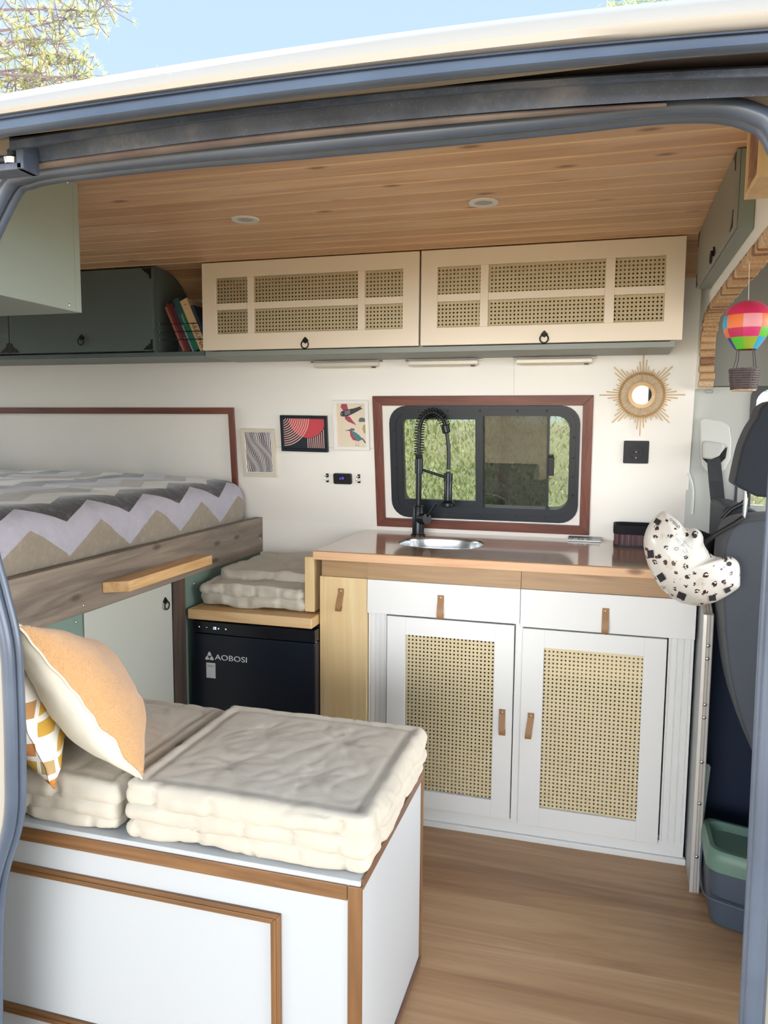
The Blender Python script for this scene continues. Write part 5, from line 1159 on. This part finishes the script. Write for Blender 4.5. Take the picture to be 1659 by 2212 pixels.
for cx_, cy_, w_, h_, r_ in ((622, 243, 34, 30, .55), (545, 607, 34, 44, -.1), (665, 868, 38, 44, -.55), (892, 1075, 48, 36, .4), (1240, 1100, 38, 30, -.1), (1408, 1010, 32, 26, -.45)):
    P = []
    for a, b in ((-1, -1), (0, -1), (1, -1), (1, 0), (1, 1), (0, 1), (-1, 1), (-1, 0)): P.append(cp(cx_ + (a*w_*math.cos(r_) - b*h_*math.sin(r_)), cy_ + (a*w_*math.sin(r_) + b*h_*math.cos(r_))))
    patch('vent', P, m_vent, .0040)
for cx_, cy_ in ((1042, 402), (1430, 716)): patch('strap_rivet', [cp(cx_ + 26*math.cos(k*PI/8), cy_ + 26*math.sin(k*PI/8)) for k in range(16)], m_vent, .0035)
patch('round_sticker', [cp(880 + 126*math.cos(k*PI/16), 515 + 122*math.sin(k*PI/16)) for k in range(32)], plain('sticker_grey', '#dddcd6', .4), .0018)
V, F = text2d('OXELO', 44, 'CENTER', 0); mb = MB(); an = math.radians(222)
def tx(a, b): return cp(818 + a*math.cos(an) + b*math.sin(an), 258 + a*math.sin(an) - b*math.cos(an))
mb.add([hsurf(*tx(a * 1.05, b), .0028) for a, b, c in V], F); mb.build('brand_lettering', plain('print_grey2', '#55565c', .5), hs)
mb = MB(); rs = random.Random(3)
for (a0, b0, a1, b1) in ((880, 420, 985, 530), (905, 560, 940, 600), (930, 520, 960, 590), (905, 500, 930, 540), (870, 470, 900, 510), (850, 440, 880, 470), (835, 425, 850, 455)):
    pts = [hsurf(*cp(a0 + (a1-a0)*k/6 + (rs.uniform(-7, 7) if a0 != 880 else 0), b0 + (b1-b0)*k/6 + (rs.uniform(-7, 7) if a0 != 880 else 0)), .0032) for k in range(7)]; mb.tube(pts, .00035, 4)
mb.tube([hsurf(*cp(835 + 22*math.cos(k*PI/8), 548 + 16*math.sin(k*PI/8)), .0032) for k in range(16)], .0006, 4, True); mb.build('handwriting', plain('print_grey3', '#7a7c78', .5), hs)

# ------------------------------------------------------------------ bin with green lid, dustpan handle
t = thing('waste_bin', 'blue-grey plastic bin with a green lid on the floor at the far right', 'bin', (.37, 2.05, 0))
bx0, bx1, by0, by1 = .283, .49, 1.985, 2.165
m_bin = plain('bin_bluegrey', '#4f5b6a', .4); m_lid = plain('bin_lid_green', '#6f8f80', .4)
tfb = lambda x, y_, z: (x + .0, y_ - (x - .27) * .28, z)
def lp(d, z, r=.03): return [tfb(a, b, z) for a, b in rrect(bx0 - d, bx1 + d, by0 - d, by1 + d, r, 6)]
def loft(rings, closebottom=True, closetop=False):
    mb = MB(); n = len(rings[0]); V = [p for r in rings for p in r]; F = [(j*n+k, j*n+(k+1) % n, (j+1)*n+(k+1) % n, (j+1)*n+k) for j in range(len(rings)-1) for k in range(n)]
    if closebottom: F.append(list(range(n))[::-1])
    if closetop: F.append(list(range((len(rings)-1)*n, len(rings)*n)))
    return mb.add(V, F)
loft([lp(-.022, 0), lp(-.012, .004), lp(-.009, .02), lp(0, .150), lp(0, .155)]).build('body', m_bin, t, smooth=40)
loft([lp(.002, .150), lp(.006, .152), lp(.006, .176), lp(.004, .195), lp(-.002, .203), lp(-.012, .203), lp(-.020, .192), lp(-.024, .186)], False, True).build('lid', m_lid, t, smooth=40)
hp_ = [tfb(bx0 - .006, 2.09, .165), tfb(bx0 - .012, 2.05, .11), tfb(bx0 - .012, 2.0, .088), tfb(bx0, 1.977, .082), tfb(.33, 1.972, .080), tfb(.42, 1.972, .078), tfb(.49, 1.977, .08)]
MB().tube(smoothpath(hp_, 6), .0028, 8).build('wire_handle', m_bin, t, smooth=60)
a = at(1528, 1655, 1, 2.19); b = at(1519, 1745, 1, 2.18)
mb = MB(); mb.add([(a.x - .010, 2.19, a.z - .004), (a.x - .004, 2.19, a.z + .004), (a.x + .005, 2.19, a.z + .004), (a.x + .009, 2.19, a.z - .003), (b.x + .006, 2.18, b.z), (b.x - .004, 2.18, 0.0), (b.x - .014, 2.18, b.z)] + [(a.x - .010, 2.20, a.z - .004), (a.x - .004, 2.20, a.z + .004), (a.x + .005, 2.20, a.z + .004), (a.x + .009, 2.20, a.z - .003), (b.x + .006, 2.19, b.z), (b.x - .004, 2.19, 0.0), (b.x - .014, 2.19, b.z)], [(0, 1, 2, 3, 4, 5, 6), (13, 12, 11, 10, 9, 8, 7)] + [(i, 7+i, 7+(i+1) % 7, (i+1) % 7) for i in range(7)])
tag(mb.build('broom_handle', plain('pale_green_plastic', '#a3b5b0', .4), bev=.002), 'pale green plastic handle leaning behind the riveted profile above the bin', 'handle')

# ------------------------------------------------------------------ outside
m_gr = Mt('needle_litter_ground', (1, 1, 1, 1), .95); m_gr.xyz(); _n = m_gr.noise(m_gr.obj, 1.2, 6, .7); _f = m_gr.noise(m_gr.obj, 14, 4, .8)
_gy = m_gr.xyz()[1]; m_gr.col(m_gr.mix(_gy.gt(2.6 - .5), m_gr.mix(_f, m_gr.ramp(_n, [(.35, '#6b5a47'), (.5, '#8b765c'), (.65, '#a39378')]), '#b5a890'), m_gr.ramp(_f, [(.3, '#34371f'), (.5, '#4d4d2b'), (.7, '#6f6a47')]))); m_gr.bump(_f, .6, .03)
def gz(x, y): 
    h = -.62
    if y > 6: h += .20 * (y - 6) if y < 16 else 2.0
    return h + noise.noise(Vector((x * .4, y * .4, 0))) * .10 * (1 if abs(y) > 4 or y < -1 else .2)
mb = MB(); mb.grid(lambda i, j: (lambda x, y: (x, y, gz(x, y)))(-25 + 50 * i, -22 + 48 * j), 70, 70); g = mb.build('ground', m_gr.m, smooth=180); struct(g)
# leafy shrubs and trees behind the window; each its own crown and trunk
lm = []
for k, cs in enumerate((('#6c7d4c', '#9ea678', '#46522f'), ('#7f8c5c', '#b6b88f', '#59663d'))):
    L_ = Mt('leaf_green_%s' % ('dark', 'light')[k], (1, 1, 1, 1), .6); L_.xyz(); L_.col(L_.ramp(L_.noise(L_.obj, 9, 2), [(.3, cs[2]), (.5, cs[0]), (.7, cs[1])])); L_.b.inputs['Transmission Weight'].default_value = 0
    tr = L_.n('ShaderNodeBsdfTranslucent'); tr.inputs[0].default_value = srgb(cs[1]); ad = L_.n('ShaderNodeMixShader'); ad.inputs[0].default_value = .35; L_.l(L_.b.outputs[0], ad.inputs[1]); L_.l(tr.outputs[0], ad.inputs[2]); L_.l(ad.outputs[0], L_.nt.nodes['Material Output'].inputs[0]); lm.append(L_.m)
m_bark = wood('pine_bark', [(.3, '#8a6a58'), (.5, '#a98873'), (.75, '#c4a690')], 2, .9, .3, .5)
def tree(nm, label, x, y, r, h0, h1, nleaf, m, seed, trunk=.06, ls=.042, droop=True):
    t = thing(nm, label, 'tree', (x, y, gz(x, y)), None); rr = random.Random(seed); mb = MB(); n_c = 26
    cl = [(rr.gauss(0, .42) * r, rr.gauss(0, .42) * r, rr.uniform(h0, h1)) for _ in range(n_c)]
    for _ in range(nleaf):
        c = rr.choice(cl); s_ = r * .26; p = Vector((x + c[0] + rr.gauss(0, s_), y + c[1] + rr.gauss(0, s_), c[2] + rr.gauss(0, s_)))
        if p.y < 3.3: continue
        a = rr.uniform(0, 2*PI); L = ls * rr.uniform(.6, 1.4); d = Vector((math.cos(a) * .6, math.sin(a) * .6, -1.0 if droop else rr.uniform(-.6, .8))).normalized(); s2 = d.cross(Vector((rr.uniform(-1, 1), rr.uniform(-1, 1), rr.uniform(-1, 1)))).normalized() * L * .17
        mb.add([p, p + d * L * .5 + s2, p + d * L, p + d * L * .5 - s2], [(0, 1, 2, 3)])
    mb.build('crown', m, t)
    mb = MB(); mb.tube(smoothpath([(x, y, gz(x, y) - .1), (x + .05, y, h0 * .3), (x - .03, y + .05, h0 + .3), (x + .02, y, h1)], 5), [trunk * (1 - .03 * i) for i in range(16)], 10)
    for c in cl[:14]: mb.tube([(x, y, c[2] * .7 + gz(x, y) * .3), (x + c[0], y + c[1], c[2])], trunk * .035, 4)
    mb.build('trunk', m_bark, t, smooth=60); return t
TL = [('leafy_tree', 'tree with drooping narrow leaves behind the left part of the window', -1.75, 5.2, 1.0, .2, 2.6, 19000, lm[1], 1),
      ('leafy_tree', 'dense green tree seen through the middle of the window', -.70, 5.6, 1.1, .2, 3.0, 21000, lm[0], 2),
      ('leafy_tree', 'green tree behind the right part of the window', .35, 5.9, 1.0, .1, 3.0, 18000, lm[1], 3),
      ('leafy_tree', 'low leafy tree beside the pine trunk outside the window', -2.7, 6.4, 1.2, .0, 3.2, 8000, lm[0], 4),
      ('leafy_tree', 'tree filling the gap beyond the far right window corner', 1.5, 6.6, 1.2, .0, 3.2, 7000, lm[0], 5)]
for a in TL: tree(*a)
t = thing('bare_pine', 'reddish pine trunk seen through the lower left of the window', 'tree', (-1.55, 4.35, -.6)); mb = MB(); mb.tube(smoothpath([(-1.50, 4.35, -.75), (-1.47, 4.35, .6), (-1.50, 4.38, 1.6), (-1.52, 4.4, 2.9)], 6), .13, 14); mb.build('trunk', m_bark, t, smooth=60)
# pine branches above the roof on the left
m_needle = [None, None]
for k, cs in enumerate((('#8a9a55', '#b3b772', '#6c7f44'), ('#a9a768', '#c6bd86', '#8a9156'))):
    L_ = Mt('needles_%s' % ('green', 'yellow')[k], (1, 1, 1, 1), .6); L_.xyz(); L_.col(L_.ramp(L_.noise(L_.obj, 3.5, 2), [(.3, cs[2]), (.5, cs[0]), (.7, cs[1])]))
    tr = L_.n('ShaderNodeBsdfTranslucent'); tr.inputs[0].default_value = srgb(cs[1]); ad = L_.n('ShaderNodeMixShader'); ad.inputs[0].default_value = .5; L_.l(L_.b.outputs[0], ad.inputs[1]); L_.l(tr.outputs[0], ad.inputs[2]); L_.l(ad.outputs[0], L_.nt.nodes['Material Output'].inputs[0]); m_needle[k] = L_.m
PY = 7.0; rr = random.Random(11)
t = thing('pine_tree', 'sunlit pine tree with yellow-green needle tufts above the roof at the top left', 'tree', (-6.3, PY, gz(-6.3, PY)))
root_ = at(-190, 120, 1, PY); mb = MB(); mb.tube(smoothpath([(-6.6, PY, gz(-6.3, PY) - .1), (-6.5, PY, 2.5), (root_.x - .2, PY, root_.z + 1.5), (root_.x, PY, root_.z + 3)], 6), .13, 10)
tips = []
br = [(( -190, 30), (60, 20), (200, 25)), ((-190, 90), (50, 60), (150, 40)), ((-190, 130), (20, 90), (110, 85)), ((-190, 170), (60, 120), (170, 130)), ((-190, 190), (40, 150), (95, 165)), ((-190, 60), (100, -30), (230, 0)), ((-190, 210), (20, 175), (60, 190)), ((-190, 150), (80, 165), (170, 165))]
for b_ in br:
    pts = smoothpath([at(u, v, 1, PY + rr.uniform(-.4, .4)) for u, v in b_], 8); mb.tube(pts, [.02 * (1 - .8 * i / len(pts)) for i in range(len(pts))], 5)
    for i in range(5, len(pts)):
        for _ in range(5):
            p = pts[i]; q = p + Vector((rr.uniform(-.16, .22), rr.uniform(-.25, .25), rr.uniform(-.18, .12))); mid = p.lerp(q, .5) + Vector((0, 0, -.03)); mb.tube([p, mid, q], .004, 4, cap=False); tips.append(q)
            if rr.random() < .5: q2 = q + Vector((rr.uniform(-.12, .15), rr.uniform(-.1, .1), rr.uniform(-.12, .08))); mb.tube([q, q2], .003, 4, cap=False); tips.append(q2)
mb.build('branches', plain('pine_twig', '#7d6c72', .9), t)
nb_ = [MB(), MB()]
for q in tips:
    mbk = nb_[rr.random() < .4]; ax = Vector((rr.uniform(-.3, 1), rr.uniform(-.6, .6), rr.uniform(-.2, .9))).normalized()
    for _ in range(26):
        d = (ax * .8 + Vector((rr.gauss(0, .55), rr.gauss(0, .55), rr.gauss(0, .55)))).normalized(); L = rr.uniform(.05, .09); s2 = d.orthogonal().normalized() * .0013; mbk.add([q - s2, q + s2, q + d * L], [(0, 1, 2)])
nb_[0].build('green_needles', m_needle[0], t); nb_[1].build('yellow_needles', m_needle[1], t)
# twigs peeping over the roof edge at the top right
TY = 7.5; t = thing('leafy_treetop', 'green treetop leaves just peeping over the roof edge at the top right', 'tree', tuple(Vector((at(1395, 30, 1, TY).x, TY, gz(1, TY)))))
mb = MB(); b0 = at(1395, 60, 1, TY); mb.tube([(b0.x, TY, gz(b0.x, TY)), (b0.x, TY, b0.z)], .07, 8); tw = []
for u in range(1320, 1480, 12): q = at(u, rr.uniform(8, 22), 1, TY + rr.uniform(-.2, .2)); mb.tube([(b0.x, TY, b0.z - .3), q], .012, 5); tw.append(q)
mb.build('twigs', m_bark, t); mb = MB()
for q in tw:
    for _ in range(26):
        d = Vector((rr.gauss(0, .8), rr.gauss(0, .5), rr.uniform(-.3, .8))).normalized(); L = rr.uniform(.05, .10); s2 = d.orthogonal().normalized() * L * .13; p = q + Vector((rr.gauss(0, .06), rr.gauss(0, .1), rr.gauss(0, .035) - .03)); mb.add([p, p + d*L*.5 + s2, p + d*L, p + d*L*.5 - s2], [(0, 1, 2, 3)])
mb.build('leaves', lm[0], t)
